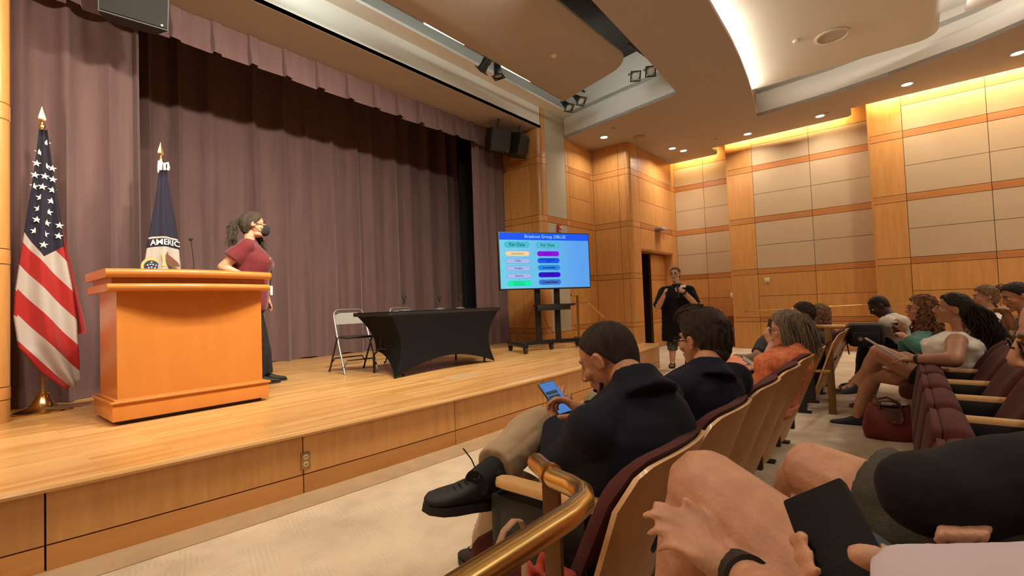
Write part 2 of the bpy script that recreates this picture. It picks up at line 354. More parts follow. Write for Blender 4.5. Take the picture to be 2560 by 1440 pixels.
# ------------------------------------------------------------------ panelled walls
ZB = [0, .60, .70, 1.17, 1.66, 1.78, 2.30, 2.81, 2.94, 3.45, 3.97, 4.10, 4.56, 5.1]
BANDS = {(.60, .70), (1.66, 1.78), (2.81, 2.94), (3.97, 4.10)}
def wall(name, p0, p1, us, kinds, zs=ZB, skip=None, top=5.1, thick=.1, ind=.0, fab=None):
    """panelled wall from p0 to p1 (room on the left-hand side of that line); us: break points along it; kinds: per column 'w' wood, 'f' fabric above the dado, 'F' fabric full"""
    p0, p1 = Vector((*p0, 0)), Vector((*p1, 0)); d = p1 - p0; Ln = d.length; ang = math.atan2(d.y, d.x)
    bk = MB()
    if skip:
        (sa, sb, sz) = skip
        bk.box((0, -thick, 0), (sa, -.012, top)); bk.box((sb, -thick, 0), (Ln, -.012, top)); bk.box((sa, -thick, sz), (sb, -.012, top))
    else: bk.box((0, -thick, 0), (Ln, -.012, top))
    w_ = struct(add(name, bk, M_gap)); w_.location = p0; w_.rotation_euler = (0, 0, ang)
    g = .004
    for (a, b), kd in zip(zip(us, us[1:]), kinds):
        rows = list(zip(zs, zs[1:]))
        if kd == 'c':  # plain column: merge rows between bands
            rows = [(0, .60), (.60, .70), (.70, 1.66), (1.66, 1.78), (1.78, 2.81), (2.81, 2.94), (2.94, 3.97), (3.97, 4.10), (4.10, 5.1)]
        if kd == 'p': rows = [(0, .60), (.60, .70), (.70, 1.17), (1.17, 1.66), (1.66, 1.78), (1.78, 2.81), (2.81, 2.94), (2.94, 3.45), (3.45, 3.97), (3.97, 4.10), (4.10, 5.1)]
        if kd == 'F': rows = [(0, .60), (.60, 1.66), (1.66, 2.81), (2.81, 2.94), (2.94, 5.1)]
        for z0, z1 in rows:
            if z0 >= top: continue
            z1 = min(z1, top)
            if skip and z0 < skip[2] and b > skip[0] + .01 and a < skip[1] - .01:
                if z1 <= skip[2]: continue
                z0 = skip[2]
            band = (round(z0, 2), round(z1, 2)) in BANDS
            if band: nm, m, pr = ('trim_band', M_band if kd in 'fwpF' else M_bandpale, .002)
            elif kd == 'F' and z0 > .5: nm, m, pr = 'fabric_panel', M_fabric2, 0
            elif kd == 'f' and 1.7 < z0 < 4.5: nm, m, pr = 'fabric_panel', M_fabric, 0
            else: nm, m, pr = 'wood_panel', M_wood, 0
            add(nm, MB().box((a + g, -.014, z0 + g), (b - g, pr, z1 - g)), m, w_, smooth=False)
    return w_
R = .09
def corner(name, c, a0, top=5.1, parent=None, r=R):
    """rounded outside corner of a pilaster, banded like the walls"""
    rows = [(0, .60), (.60, .70), (.70, 1.66), (1.66, 1.78), (1.78, 2.81), (2.81, 2.94), (2.94, 3.97), (3.97, 4.10), (4.10, top)]
    for z0, z1 in rows:
        pts = [(c[0] + r * math.cos(a0 + PI / 2 * k / 8), c[1] + r * math.sin(a0 + PI / 2 * k / 8)) for k in range(9)]
        o = add('corner_post', MB().prism([c] + pts, z0 + .003, z1 - .003), M_bandpale if (round(z0, 2), round(z1, 2)) in BANDS else M_wood, parent, ang=25)
YA, YB2, X1, X2, XS = 5.40, 4.50, 7.60, 9.70, 12.40
inv = lambda o: Matrix.Identity(4)
# right of the proscenium
def side(flip):
    """the wood return walls beside the stage; flip mirrors them to the left side"""
    fx = (lambda x: 8.0 - x) if flip else (lambda x: x)
    s = 'left' if flip else 'right'
    def W(name, a, b, us, kinds, **k):
        a, b = (fx(a[0]), a[1]), (fx(b[0]), b[1])
        Ln = math.hypot(a[0] - b[0], a[1] - b[1])
        if flip: a, b = b, a; us = [Ln - u for u in reversed(us)]; kinds = kinds[::-1]
        if 'skip' in k and flip:
            q = k['skip']; k['skip'] = (Ln - q[1], Ln - q[0], q[2])
        return wall(name, a, b, us, kinds, **k)
    w1 = W('wall_' + s + '_return', (X1, YA + R), (X1, 6.35), [0, .16, .68, .86], 'ccc', top=4.68)
    w2 = W('wall_' + s + '_pilaster', (X2, YA), (X1 + R, YA), [0, .12, 1.05, 1.17, 1.89, 2.01], 'cpcFc')
    w3 = W('wall_' + s + '_jog', (X2, YB2 + R), (X2, YA), [0, .17, .81], 'cc')
    w4 = W('wall_' + s + '_doorway', (XS, YB2), (X2 + R, YB2), [0, .33, 1.35, 2.25, 2.61], 'cppc', skip=(.33, 2.25, 2.34))
    p = add('trim_' + s + '_corner_core', MB().box((-.02, -.02, 0), (.02, .02, 4.6)), M_gap); struct(p); p.location = (fx(X1 + R + .03), YA + R + .03, 0)
    import mathutils
    for c, a0 in (((X1 + R, YA + R), PI), ((X2 + R, YB2 + R), PI)):
        if flip: a0 = 1.5 * PI
        q = Vector((fx(c[0]), c[1], 0)) - p.location
        corner('c', (q.x, q.y), a0, parent=p, top=4.68 if c[1] > 5.3 else 4.7)
    return w1, w2, w3, w4
RW = side(False); LW = side(True)
# side wall: three bays, each set in further
b1 = wall('wall_right_bay_1', (XS, 3.0), (XS, YB2), [0, .76, 1.5], 'ff')
b2 = wall('wall_right_bay_2', (11.70, .36), (11.70, 3.02), [0, 1.01, 2.11, 2.64], 'ffc')
b3 = wall('wall_right_bay_3', (11.25, -2.36), (11.25, .36), [0, 1.11, 2.21, 2.70], 'ffc')
b4 = wall('wall_right_bay_4', (10.85, -8.3), (10.85, -2.36), [0, 1.2, 2.4, 3.5, 4.6, 5.4, 5.9], 'ffffff')
for i, (x0, x1, y) in enumerate(((11.70, 12.4, 3.02), (11.25, 11.7, .36), (10.85, 11.25, -2.36))):
    struct(add('trim_bay_return_%d' % (i + 1), MB().box((x0 + .001, y - .03, 0), (x1, y + .001, 5.1)).tube([(x0 + .012, y - .012, 0), (x0 + .012, y - .012, 5.1)], .014, 10), M_wood))
struct(add('wall_rear', MB().box((-4.6, -8.4, 0), (12.6, -8.3, 5.2)), M_wood)); struct(add('wall_left', MB().box((-4.7, -8.4, 0), (-4.3, 4.6, 5.2)), M_wood))
# doorway on the right: dark vestibule, one leaf shut, one standing open
DX0, DX1 = XS - 2.25, XS - .33
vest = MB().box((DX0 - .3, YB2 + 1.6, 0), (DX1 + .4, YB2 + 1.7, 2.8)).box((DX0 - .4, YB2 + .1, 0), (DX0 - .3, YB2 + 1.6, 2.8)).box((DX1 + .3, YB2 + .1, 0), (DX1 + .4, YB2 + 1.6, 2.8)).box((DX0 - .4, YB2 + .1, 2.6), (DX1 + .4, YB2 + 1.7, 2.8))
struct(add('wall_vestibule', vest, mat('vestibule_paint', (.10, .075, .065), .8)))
fr = MB().box((DX0 - .0, YB2 + .012, 0), (DX0 + .03, YB2 + .34, 2.34)).box((DX1 - .03, YB2 + .012, 0), (DX1, YB2 + .34, 2.34)).box((DX0, YB2 + .012, 2.31), (DX1, YB2 + .34, 2.34))
struct(add('trim_door_frame', fr, M_wood))
def leaf(name, w_, h):
    d = MB().box((0, -.022, .01), (w_, .022, h)); o = struct(add(name, d, M_gap))
    for z0, z1, m in ((.01, .60, M_wood), (.605, .695, M_bandpale), (.70, 1.655, M_wood), (1.66, 1.775, M_bandpale), (1.78, h, M_wood)):
        add('door_panel', MB().box((.004, -.028, z0), (w_ - .004, .028, z1 - .002), .001), m, o)
    add('pull_handle', MB().tube([(.09, -.03, .86), (.09, -.075, .88), (.09, -.075, 1.2), (.09, -.03, 1.22)], .012, 8), M_brass, o)
    return o
l1 = leaf('door_1', .90, 2.29); l1.location = (DX1 - .93, YB2 + .24, 0)
l2 = leaf('door_2', .9, 2.29); l2.location = (DX0 + .06, YB2 + .30, 0); l2.rotation_euler = (0, 0, math.radians(78))

# ------------------------------------------------------------------ ceiling with its two lit wells
def slab(name, outer, holes, z0, z1, m):
    bm = bmesh.new(); es = []
    for lp in [outer] + holes:
        vs = [bm.verts.new((x, y, z0)) for x, y in lp]
        es += [bm.edges.new((vs[i], vs[(i + 1) % len(vs)])) for i in range(len(vs))]
    r = bmesh.ops.triangle_fill(bm, edges=es, use_beauty=True, use_dissolve=False)
    fs = [f for f in bm.faces]
    ex = bmesh.ops.extrude_face_region(bm, geom=fs)
    for v in [v for v in ex['geom'] if isinstance(v, bmesh.types.BMVert)]: v.co.z = z1
    mb = MB(); mb.bm.free(); mb.bm = bm
    return add(name, mb, m, ang=30)
def smooth_poly(pts, n=3):
    return pts
H1 = [(8.55, 5.42), (8.06, 2.79), (7.2, 2.73), (6.32, 2.68), (4.84, 2.61), (3.26, 2.61), (1.78, 2.68), (.9, 2.73), (.04, 2.79), (-.45, 5.42)]
H2 = [(10.22, 2.02), (9.3, 1.87), (8.4, 1.76), (7.6, 1.68), (6.9, 1.63), (5.7, 1.59), (4.05, 1.57), (2.4, 1.59), (1.2, 1.63), (-.3, 1.76), (-2.1, 2.02), (-2.0, .67), (-1.7, -.76), (-1.2, -1.7), (-.6, -2.5), (8.5, -2.5), (9.05, -1.7), (9.5, -.98), (9.85, .0), (10.07, .8)]
outer = [(-4.3, 6.44), (9.0, 6.44), (9.0, 5.45), (9.75, 5.45), (9.75, 4.56), (12.2, 4.56), (12.2, 3.36), (12.1, 3.30), (11.60, 3.28), (11.58, .66), (11.5, .60), (11.07, .58), (11.05, -2.36), (10.62, -2.4), (10.62, -8.3), (-4.3, -8.3)]
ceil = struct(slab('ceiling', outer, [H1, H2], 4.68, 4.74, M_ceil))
struct(slab('ceiling_upper', [(-4.4, 6.3), (12.6, 6.3), (12.6, -8.4), (-4.4, -8.4)], [H1, [(x, y) for x, y in H2]], 5.12, 5.2, M_ceilw))
def riser(name, loop, z0, z1, m, skip=()):
    mb = MB(); n = len(loop); V0 = [mb.bm.verts.new((x, y, z0)) for x, y in loop]; V1 = [mb.bm.verts.new((x, y, z1)) for x, y in loop]
    c = Vector((sum(p[0] for p in loop) / n, sum(p[1] for p in loop) / n))
    O0 = []; 
    for i in range(n):
        if i not in skip: mb.bm.faces.new((V0[i], V0[(i + 1) % n], V1[(i + 1) % n], V1[i]))
    return add(name, mb, m, ang=20)
struct(riser('trim_well_1', H1, 4.682, 5.75, M_ceilw)); struct(riser('trim_well_2', H2, 4.682, 5.12, M_ceilw, skip=range(0, 10))); struct(riser('trim_well_3', H2, 5.12, 5.32, M_ceilw))
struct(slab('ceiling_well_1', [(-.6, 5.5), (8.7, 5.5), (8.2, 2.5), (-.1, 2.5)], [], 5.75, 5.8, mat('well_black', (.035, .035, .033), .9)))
struct(slab('ceiling_well_2', [(-2.4, 2.1), (10.4, 2.1), (9.2, -2.7), (-1.3, -2.7)], [], 5.32, 5.37, M_ceilw))
struct(slab('ceiling_lip', [(-.45, 5.42), (8.55, 5.42), (8.50, 5.15), (-.40, 5.15)], [], 5.10, 5.14, M_ceilw))
# ceiling clouds
def cloud(name, label, x0, x1, y0, y1, z, skew, m, lip=.10, rr=.12):
    """curved floating panel; its y0 edge turns up"""
    rows = []
    prof = [(y1, 0), (y1 - .01, -.004)] + [(y1 + (y0 + .28 - y1) * t, -.004) for t in (.25, .5, .75, 1)] + [(y0 + .28 * (1 - t), -.004 + lip * t ** 2.2) for t in (.2, .4, .6, .8, .92, 1)]
    mb = MB(); P = []
    n = 18
    for i in range(n + 1):
        u = i / n; col = []
        for y, dz in prof:
            xr = x1 + skew * (y1 - y) / (y1 - y0)
            d = max(0, (y0 + rr) - y) / rr
            xr -= rr * (1 - math.sqrt(max(0, 1 - d * d))) if d > 0 else 0
            x = x0 + (xr - x0) * u
            col.append((x, y + .03 * math.sin(u * PI) * (1 if y < (y0 + y1) / 2 else 0), z + dz))
        P.append(col)
    top = [[(a, b, c + .035) for a, b, c in col] for col in P]
    V = [[mb.bm.verts.new(p) for p in c] for c in P]; T = [[mb.bm.verts.new(p) for p in c] for c in top]
    for i in range(n):
        for j in range(len(prof) - 1):
            mb.bm.faces.new((V[i][j], V[i][j + 1], V[i + 1][j + 1], V[i + 1][j])); mb.bm.faces.new((T[i][j], T[i + 1][j], T[i + 1][j + 1], T[i][j + 1]))
        for j in (0, len(prof) - 1): mb.bm.faces.new((V[i][j], V[i + 1][j], T[i + 1][j], T[i][j]))
    for i in (0, n):
        for j in range(len(prof) - 1): mb.bm.faces.new((V[i][j], T[i][j], T[i][j + 1], V[i][j + 1]))
    for k in range(3):
        xx = x0 + (x1 - x0) * (k + .5) / 3; mb.tube([(xx, (y0 + y1) / 2, z + .02), (xx, (y0 + y1) / 2, z + .62)], .01, 6)
    return tag(add(name, mb, m, ang=30), label, 'ceiling panel')
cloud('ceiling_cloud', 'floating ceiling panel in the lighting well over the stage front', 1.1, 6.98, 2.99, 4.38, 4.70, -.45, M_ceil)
cloud('ceiling_cloud', 'wide floating ceiling panel with a round speaker grille over the seats', -1.2, 9.42, -.6, 2.45, 4.92, 0, M_ceilw, lip=.06)
cloud('ceiling_cloud', 'floating ceiling panel at the top right corner of the photo', -.6, 8.9, -2.4, -.85, 4.95, 0, M_ceilw, lip=.06)
gr = thing('ceiling_speaker', 'large round speaker grille flush in the floating ceiling panel', 'speaker', (8.27, .60, 4.912))
add('rim', MB().lathe([(.22, 0), (.22, -.012), (.185, -.018), (.18, -.006)], seg=36), M_ceilw, gr)
add('grille', MB().lathe([(.178, -.004), (.178, -.009)], seg=36), mat('grille_mesh', (.5, .47, .40), .8, bump=.5, bscale=500), gr)
for (x, y, z), lb in (((5.57, 3.64, 4.695), 'small round detector on the floating panel over the stage front'), ((8.05, 1.02, 4.915), 'tiny round detector next to the big round speaker grille')):
    tag(add('smoke_detector', MB().lathe([(.045, 0), (.045, -.015), (.03, -.03), (.0, -.032)], (x, y, z), 20), M_white), lb, 'detector')
for i, (x, y) in enumerate(((8.75, 4.35), (11.0, 3.02), (11.0, .95))):
    p = 'recessed sprinkler cap beside the downlight nearest the stage;recessed sprinkler cap in the ceiling strip above the first wall bay;recessed sprinkler cap in the ceiling strip above the second wall bay'.split(';')[i]
    tag(add('sprinkler_cap', MB().lathe([(.04, 0), (.04, -.004), (.025, -.012), (0, -.013)], (x, y, 4.68), 16), mat('cap_metal', (.3, .22, .15), .5)), p, 'sprinkler')
sd = thing('strobe_unit', 'octagonal beige strobe unit on the ceiling by the doorway', 'alarm', (9.62, 4.19, 4.68))
add('housing', MB().lathe([(.13, 0), (.13, -.02), (.10, -.045), (0, -.046)], seg=8), mat('beige_plastic', (.40, .30, .20), .5), sd)
add('lens', MB().ell((0, 0, -.05), (.02, .02, .012)), mat('lens_white', (.8, .8, .8), .2), sd)
names = ['nearest the stage opening', 'left one of the pair in front of the doorway', 'right one of the pair in front of the doorway', 'in front of the first wall pier', 'above the middle of the second wall bay', 'above the second wall pier', 'at the right edge of the photo']
M_lamp = mat('lamp_glow', (1, .9, .75), .5, emit=(1, .9, .78), estr=14)
for (x, y), nm in zip(DOWN_SEEN, names):
    t = thing('downlight', 'round recessed ceiling downlight, ' + nm, 'ceiling light', (x, y, 4.68), 'recessed downlights along the ceiling edge')
    add('trim_ring', MB().lathe([(.088, .0), (.088, -.004), (.078, -.006), (.074, .0)], seg=24), M_white, t)
    add('lamp', MB().lathe([(.072, -.001), (.05, -.0035), (0, -.004)], seg=24), M_lamp, t)

# ------------------------------------------------------------------ stage house: header, black box, curtains
hd = MB().box((-.6, 6.40, 4.66), (9, 6.46, 5.8)).box((-4.4, 6.4, 0), (.40, 6.5, 5.8)).box((7.60, 6.4, 0), (9.6, 6.5, 5.8))
struct(add('wall_proscenium', hd, M_dark))
bb = MB().box((-2.2, 9.0, 0), (10.2, 9.2, 6)).box((-2.3, 6.4, 0), (-2.2, 9.1, 6)).box((10.2, 6.4, 0), (10.3, 9.1, 6)).box((-2.3, 6.3, 5.8), (10.3, 9.2, 6))
struct(add('wall_stage_back', bb, M_dark))
def pleats(x0, x1, yfun, z0, z1, pitch, amp, seed=0, sharp=2.2, hem=.0, nz=14, lean=0):
    rnd = random.Random(seed); mb = MB(); P = []; x = x0; knots = [x0]
    while x < x1: x += pitch * rnd.uniform(.72, 1.25); knots.append(min(x, x1))
    for a, b in zip(knots, knots[1:]):
        am = amp * rnd.uniform(.7, 1.2); ph = rnd.uniform(.2, .45)
        for k in range(10):
            t = k / 10; xx = a + (b - a) * t
            s = (t / ph) if t < ph else (1 - t) / (1 - ph)
            prof = am * (math.exp(-((t - ph) / .13) ** 2) + .35 * math.sin(PI * t)) - am * .25
            P.append((xx, prof, rnd.uniform(-.004, .004)))
    rows = []
    for xx, pr, j in P:
        col = []
        for i in range(nz + 1):
            t = i / nz; z = z1 + (z0 - z1) * t
            f = .75 + .5 * t; wob = .018 * math.sin(xx * 5 + t * 4 + seed) * t + .01 * noise.noise(Vector((xx * 6, t * 5, seed)))
            dz = hem * .02 * math.sin(xx * 9 + seed) if i == nz else 0
            col.append((xx + wob * .5 + j, yfun(xx) - pr * f + wob, z + dz))
        rows.append(col)
    mb.grid(rows); bmesh.ops.solidify(mb.bm, geom=mb.bm.faces[:], thickness=.006); return mb
tag(add('back_curtain', pleats(-1.6, 9.6, lambda x: 7.75 + .03 * abs(x - 4.2), SH + .005, 5.7, .44, .11, 3, hem=1), M_curt, ang=80), 'full width plum velour curtain hanging across the rear of the stage', 'curtain')
tag(add('side_curtain', pleats(.42, 1.44, lambda x: 6.30, SH + .006, 4.66, .30, .10, 11, nz=10), M_curt, ang=80), 'plum velour side curtain behind the striped flag', 'curtain')
tag(add('side_curtain', pleats(6.64, 7.56, lambda x: 6.30, SH + .006, 4.66, .22, .09, 5, nz=10), M_curt, ang=80), 'plum velour side curtain behind the television', 'curtain')
def box_valance():
    mb = MB(); pts = []; x = .52; rnd = random.Random(4)
    while x < 7.5:
        w_ = .44 * rnd.uniform(.92, 1.08)
        pts += [(x, 0), (x + w_ * .72, -.01), (x + w_ * .73, -.055), (x + w_ * .76, -.085), (x + w_ * .97, -.07), (x + w_ * .985, -.03)]; x += w_
    rows = []
    for i, (xx, dy) in enumerate(pts):
        j = .012 * rnd.uniform(-1, 1)
        rows.append([(min(xx, 7.56) + .01 * math.sin(k * 1.3 + i) * (k / 6), 6.16 + dy * (.35 + .65 * k / 6), 4.675 - (.385 + j) * k / 6) for k in range(7)])
    mb.grid(rows); bmesh.ops.solidify(mb.bm, geom=mb.bm.faces[:], thickness=.008); return mb
tag(add('valance', box_valance(), M_curt, ang=50), 'short box-pleated plum velour valance across the top of the stage opening', 'valance')
wg = pleats(7.05, 7.35, lambda x: 7.1, SH + .006, 5.6, .2, .05, 2, nz=4)
tag(add('wing_curtain', wg, mat('black_velour', (.012, .012, .016), .95, sheen=.2), ang=80), 'black masking curtain in the wings at the right of the stage', 'curtain')
# ------------------------------------------------------------------ where things stand, read off the photograph
C0 = Vector((0, 0, CAMZ))
def RAY(px, py): return v2w(px - 1280, py - 720, F_PX)
def ATZ(px, py, z): r = RAY(px, py); return C0 + r * ((z - CAMZ) / r.z)
def ATY(px, py, y): r = RAY(px, py); return C0 + r * (y / r.y)
def ATX(px, py, x): r = RAY(px, py); return C0 + r * (x / r.x)
def lerp(a, b, t): return a + (b - a) * t

# ------------------------------------------------------------------ lectern
lc = thing('lectern', 'large orange maple lectern with stepped top at the front left of the stage', 'lectern', (0, 0, 0))
add('body', MB().box((.865, 4.47, .60), (1.885, 5.02, 1.405)), M_lect, lc, smooth=False)
def bow(x0, x1, y0, y1, z0, z1, b, nose):
    mb = MB(); n = 14; rings = []
    for i in range(n + 1):
        x = lerp(x0, x1, i / n); yy = y0 - b * math.sin(PI * i / n); h = (z1 - z0)
        ring = [(x, y1, z0), (x, y1, z1), (x, yy + nose, z1)] + [(x, yy + nose - nose * math.sin(a), (z0 + z1) / 2 + h / 2 * math.cos(a)) for a in (PI * .2, PI * .4, PI * .6, PI * .8)] + [(x, yy + nose, z0)]
        rings.append(ring)
    mb.loft(rings)
    return mb
add('top_slab', bow(.79, 1.945, 4.385, 5.10, 1.50, 1.565, .10, .03), M_lect, lc, ang=50)
add('recess_strip', bow(.83, 1.90, 4.43, 5.05, 1.455, 1.502, .08, .002), wood('lectern_recess', (.42, .13, .03), (.46, .16, .04), rough=.35, rand=0), lc, ang=40)
add('lower_moulding', bow(.80, 1.935, 4.395, 5.09, 1.402, 1.456, .10, .025), M_lect, lc, ang=50)
add('plinth', MB().box((.83, 4.435, .452), (1.925, 5.055, .585), .004).box((.845, 4.447, .583), (1.91, 5.045, .605), .006), M_lect, lc, ang=30)
add('plinth_moulding', MB().tube([(.822, 5.06, .588), (.822, 4.428, .588), (1.932, 4.428, .588), (1.932, 5.06, .588)], .010, 8), M_lect, lc)
add('toe_space', MB().box((.88, 4.49, SH), (1.88, 5.0, .453)), M_black, lc, smooth=False)
gm = thing('gooseneck_microphone', 'thin black gooseneck microphone standing up from behind the lectern top', 'microphone', (0, 0, 0))
q = ATY(477, 598, 4.85); b_ = ATY(484, 668, 4.85); b_.z = 1.565
add('stem', MB().tube([b_, lerp(b_, q, .35) + Vector((.008, 0, 0)), lerp(b_, q, .7) + Vector((.004, 0, 0)), q], .0035, 6), M_black, gm)
add('microphone_head', MB().ell(q, (.018, .018, .016)), mat('foam', (.02, .02, .02), .95), gm)
add('base', MB().lathe([(.03, 0), (.03, .012), (.012, .02), (0, .02)], b_, 16), M_black, gm)

# ------------------------------------------------------------------ flags
M_gold = mat('polished_gold', (.85, .60, .24), .18, metal=1)
def pole(root, x, y, top):
    add('pole', MB().tube([(x, y, SH + .1), (x, y, top - .18)], .0145, 12), mat('flag_pole_oak', (.28, .15, .06), .35, coat=.4), root)
    add('finial', MB().lathe([(.016, 0), (.022, .01), (.022, .03), (.014, .04), (.012, .055)], (x, y, top - .20), 16).loft(
        [[(x + a * w_, y + b * w_ * .35, top - .15 + h) for a, b in ((1, 0), (0, 1), (-1, 0), (0, -1))] for h, w_ in ((0, .006), (.03, .026), (.05, .024), (.10, .012), (.15, .001))]), M_gold, root, ang=30)
    add('base', MB().lathe([(.19, 0), (.195, .008), (.185, .018), (.12, .035), (.085, .06), (.062, .10), (.05, .125), (.042, .15), (.042, .17), (.03, .175), (0, .175)], (x, y, SH), 36), M_gold, root, ang=30)
def cloth(root, name, L_, R_, y0, m, nu=26, folds=5, amp=.035, seed=0):
    """hanging cloth between two edges given as photo points on the plane y0"""
    L_ = [ATY(px, py, y0) for px, py in L_]; R_ = [ATY(px, py, y0) for px, py in R_]; n = len(L_) - 1; rows = []
    nv = n * 5
    def depth(u, t): return -amp * (.3 + .9 * min(1, t * 1.4)) * (math.cos((u - .5) * folds * PI * 2 / 2 + .5 * math.sin(t * 5 + seed)) - .2) - .06 * math.sin(PI * u) * t
    grid_ = []
    for j in range(nv + 1):
        t = j / nv; k = min(n - 1, int(t * n)); f = t * n - k
        a = lerp(L_[k], L_[k + 1], f); b = lerp(R_[k], R_[k + 1], f); row = []
        for i in range(nu + 1):
            u = i / nu; p = lerp(a, b, u); row.append(Vector((p.x, y0 + depth(u, t), p.z)))
        grid_.append(row)
    mb = MB(); mb.grid(grid_); bm = mb.bm; uv = bm.loops.layers.uv.new('cloth')
    for f in bm.faces:
        for l in f.loops: l[uv].uv = (l.vert.co.x, l.vert.co.z)
    bmesh.ops.solidify(bm, geom=bm.faces[:], thickness=.003)
    o = add(name, mb, m, root, ang=180)
    def surf(x, z):
        best = None
        for row in grid_:
            for p in row:
                d = (p.x - x) ** 2 + (p.z - z) ** 2
                if best is None or d < best[0]: best = (d, p)
        return best[1].y
    return o, surf
def flag_mat(name, xt, zt):
    m, nt, b = principled(name); N, L = nt.nodes, nt.links
    def math_(op, a, b_=None, c=None):
        n = N.new('ShaderNodeMath'); n.operation = op
        for i, v in enumerate((a, b_, c)):
            if v is None: continue
            if isinstance(v, (int, float)): n.inputs[i].default_value = v
            else: L.new(v, n.inputs[i])
        return n.outputs[0]
    uv = N.new('ShaderNodeUVMap'); uv.uv_map = 'cloth'; s = N.new('ShaderNodeSeparateXYZ'); L.new(uv.outputs[0], s.inputs[0]); x, z = s.outputs[0], s.outputs[1]
    dx = math_('SUBTRACT', x, xt); lim = math_('MAXIMUM', math_('MULTIPLY', dx, -1.75), math_('MULTIPLY', dx, .75))
    canton = math_('GREATER_THAN', math_('SUBTRACT', z, zt), lim)
    q = math_('DIVIDE', math_('ADD', math_('SUBTRACT', z, zt), math_('MULTIPLY', dx, 1.35)), .43)
    fold = math_('LESS_THAN', dx, -.155); q2 = math_('ADD', q, math_('MULTIPLY', fold, math_('SUBTRACT', math_('MULTIPLY', dx, -1.1), .12)))
    st = math_('GREATER_THAN', math_('FRACT', math_('ADD', q2, 10.12)), .5)
    m1 = N.new('ShaderNodeMix'); m1.data_type = 'RGBA'; L.new(st, m1.inputs[0]); m1.inputs[6].default_value = (.72, .66, .62, 1); m1.inputs[7].default_value = (.58, .025, .02, 1)
    m2 = N.new('ShaderNodeMix'); m2.data_type = 'RGBA'; L.new(canton, m2.inputs[0]); L.new(m1.outputs[2], m2.inputs[6]); m2.inputs[7].default_value = (.022, .020, .05, 1)
    L.new(m2.outputs[2], b.inputs['Base Color']); b.inputs['Roughness'].default_value = .7; b.inputs['Sheen Weight'].default_value = .3
    return m
f1 = thing('flag', 'striped red and white flag with stars, on a gold tipped pole at far left', 'flag', (0, 0, 0))
FY = 5.72
pole(f1, .615, FY + .05, 3.09)
tip = ATY(108, 642, FY - .06)
Lf = [(97, 322), (86, 420), (66, 540), (50, 640), (36, 730), (32, 790), (44, 868), (100, 930), (165, 974)]
Rf = [(118, 325), (133, 430), (151, 540), (160, 620), (180, 715), (190, 790), (194, 850), (198, 905), (199, 955)]
fo, surf = cloth(f1, 'cloth', Lf, Rf, FY - .06, flag_mat('striped_flag', tip.x, tip.z), folds=4, amp=.03)
M_red = mat('flag_red', (.42, .018, .016), .7, sheen=.3)
cloth(f1, 'fly_fold', [(150, 560), (160, 650), (178, 740), (185, 800), (190, 836)], [(158, 575), (176, 650), (196, 730), (210, 790), (219, 832)], FY + .02, M_red, nu=8, folds=2, amp=.02)
for (sx, sy) in ((308, 343), (248, 418), (228, 508), (308, 530), (352, 550), (215, 600), (292, 614), (357, 637), (207, 690), (272, 698), (353, 722), (256, 783), (346, 808), (243, 871), (326, 898), (228, 959), (306, 987), (213, 1048), (291, 1074), (402, 1090), (280, 1162), (408, 1007)):
    p = ATY(20 + sx / 3.2, 250 + sy / 3.2, FY - .06); yy = surf(p.x, p.z) - .006
    pts = [(p.x + (.031 if k % 2 == 0 else .012) * math.sin(k * PI / 5 + .1), yy, p.z + (.031 if k % 2 == 0 else .012) * math.cos(k * PI / 5 + .1)) for k in range(10)]
    add('star', MB().extrude_poly(pts, (0, -.0015, 0)), mat('star_white', (.8, .74, .62), .6), f1, smooth=False)
f2 = thing('flag', 'navy and white flag with an eagle emblem and lettering, behind the lectern', 'flag', (0, 0, 0))
pole(f2, 1.475, 5.75, 2.975)
def flag2_mat(z1, z2, z3):
    m, nt, b = principled('navy_flag'); N, L = nt.nodes, nt.links
    uv = N.new('ShaderNodeUVMap'); uv.uv_map = 'cloth'; s = N.new('ShaderNodeSeparateXYZ'); L.new(uv.outputs[0], s.inputs[0])
    a = N.new('ShaderNodeMath'); a.operation = 'SUBTRACT'; a.inputs[1].default_value = 1.46; L.new(s.outputs[0], a.inputs[0])
    a2 = N.new('ShaderNodeMath'); a2.operation = 'MULTIPLY'; L.new(a.outputs[0], a2.inputs[0]); L.new(a.outputs[0], a2.inputs[1])
    a3 = N.new('ShaderNodeMath'); a3.operation = 'MULTIPLY_ADD'; a3.inputs[1].default_value = 1.3; L.new(a2.outputs[0], a3.inputs[0]); L.new(s.outputs[1], a3.inputs[2])
    mr = N.new('ShaderNodeMapRange'); mr.inputs['From Min'].default_value = z3 - .3; mr.inputs['From Max'].default_value = z1 + .3; L.new(a3.outputs[0], mr.inputs[0])
    rp = N.new('ShaderNodeValToRGB'); rp.color_ramp.interpolation = 'CONSTANT'; R_ = (z1 + .3) - (z3 - .3); f = lambda z: (z - (z3 - .3)) / R_
    e = rp.color_ramp.elements; e[0].position = 0; e[0].color = (.70, .66, .60, 1); e[1].position = f(z3); e[1].color = (.028, .024, .05, 1)
    for z, c in ((z2, (.75, .72, .68, 1)), (z1, (.026, .024, .062, 1))):
        k = e.new(f(z)); k.color = c
    L.new(mr.outputs[0], rp.inputs[0]); L.new(rp.outputs[0], b.inputs['Base Color']); b.inputs['Roughness'].default_value = .75; b.inputs['Sheen Weight'].default_value = .25; return m
Y2 = 5.64
zz = [ATY(405, y, Y2).z for y in (592, 596, 617)]
fo2, surf2 = cloth(f2, 'cloth', [(398, 425), (384, 520), (371, 590), (362, 640), (352, 700), (345, 780)], [(417, 425), (431, 520), (443, 590), (448, 630), (453, 690), (460, 780)], Y2, flag2_mat(*zz), folds=4, amp=.016, seed=2)
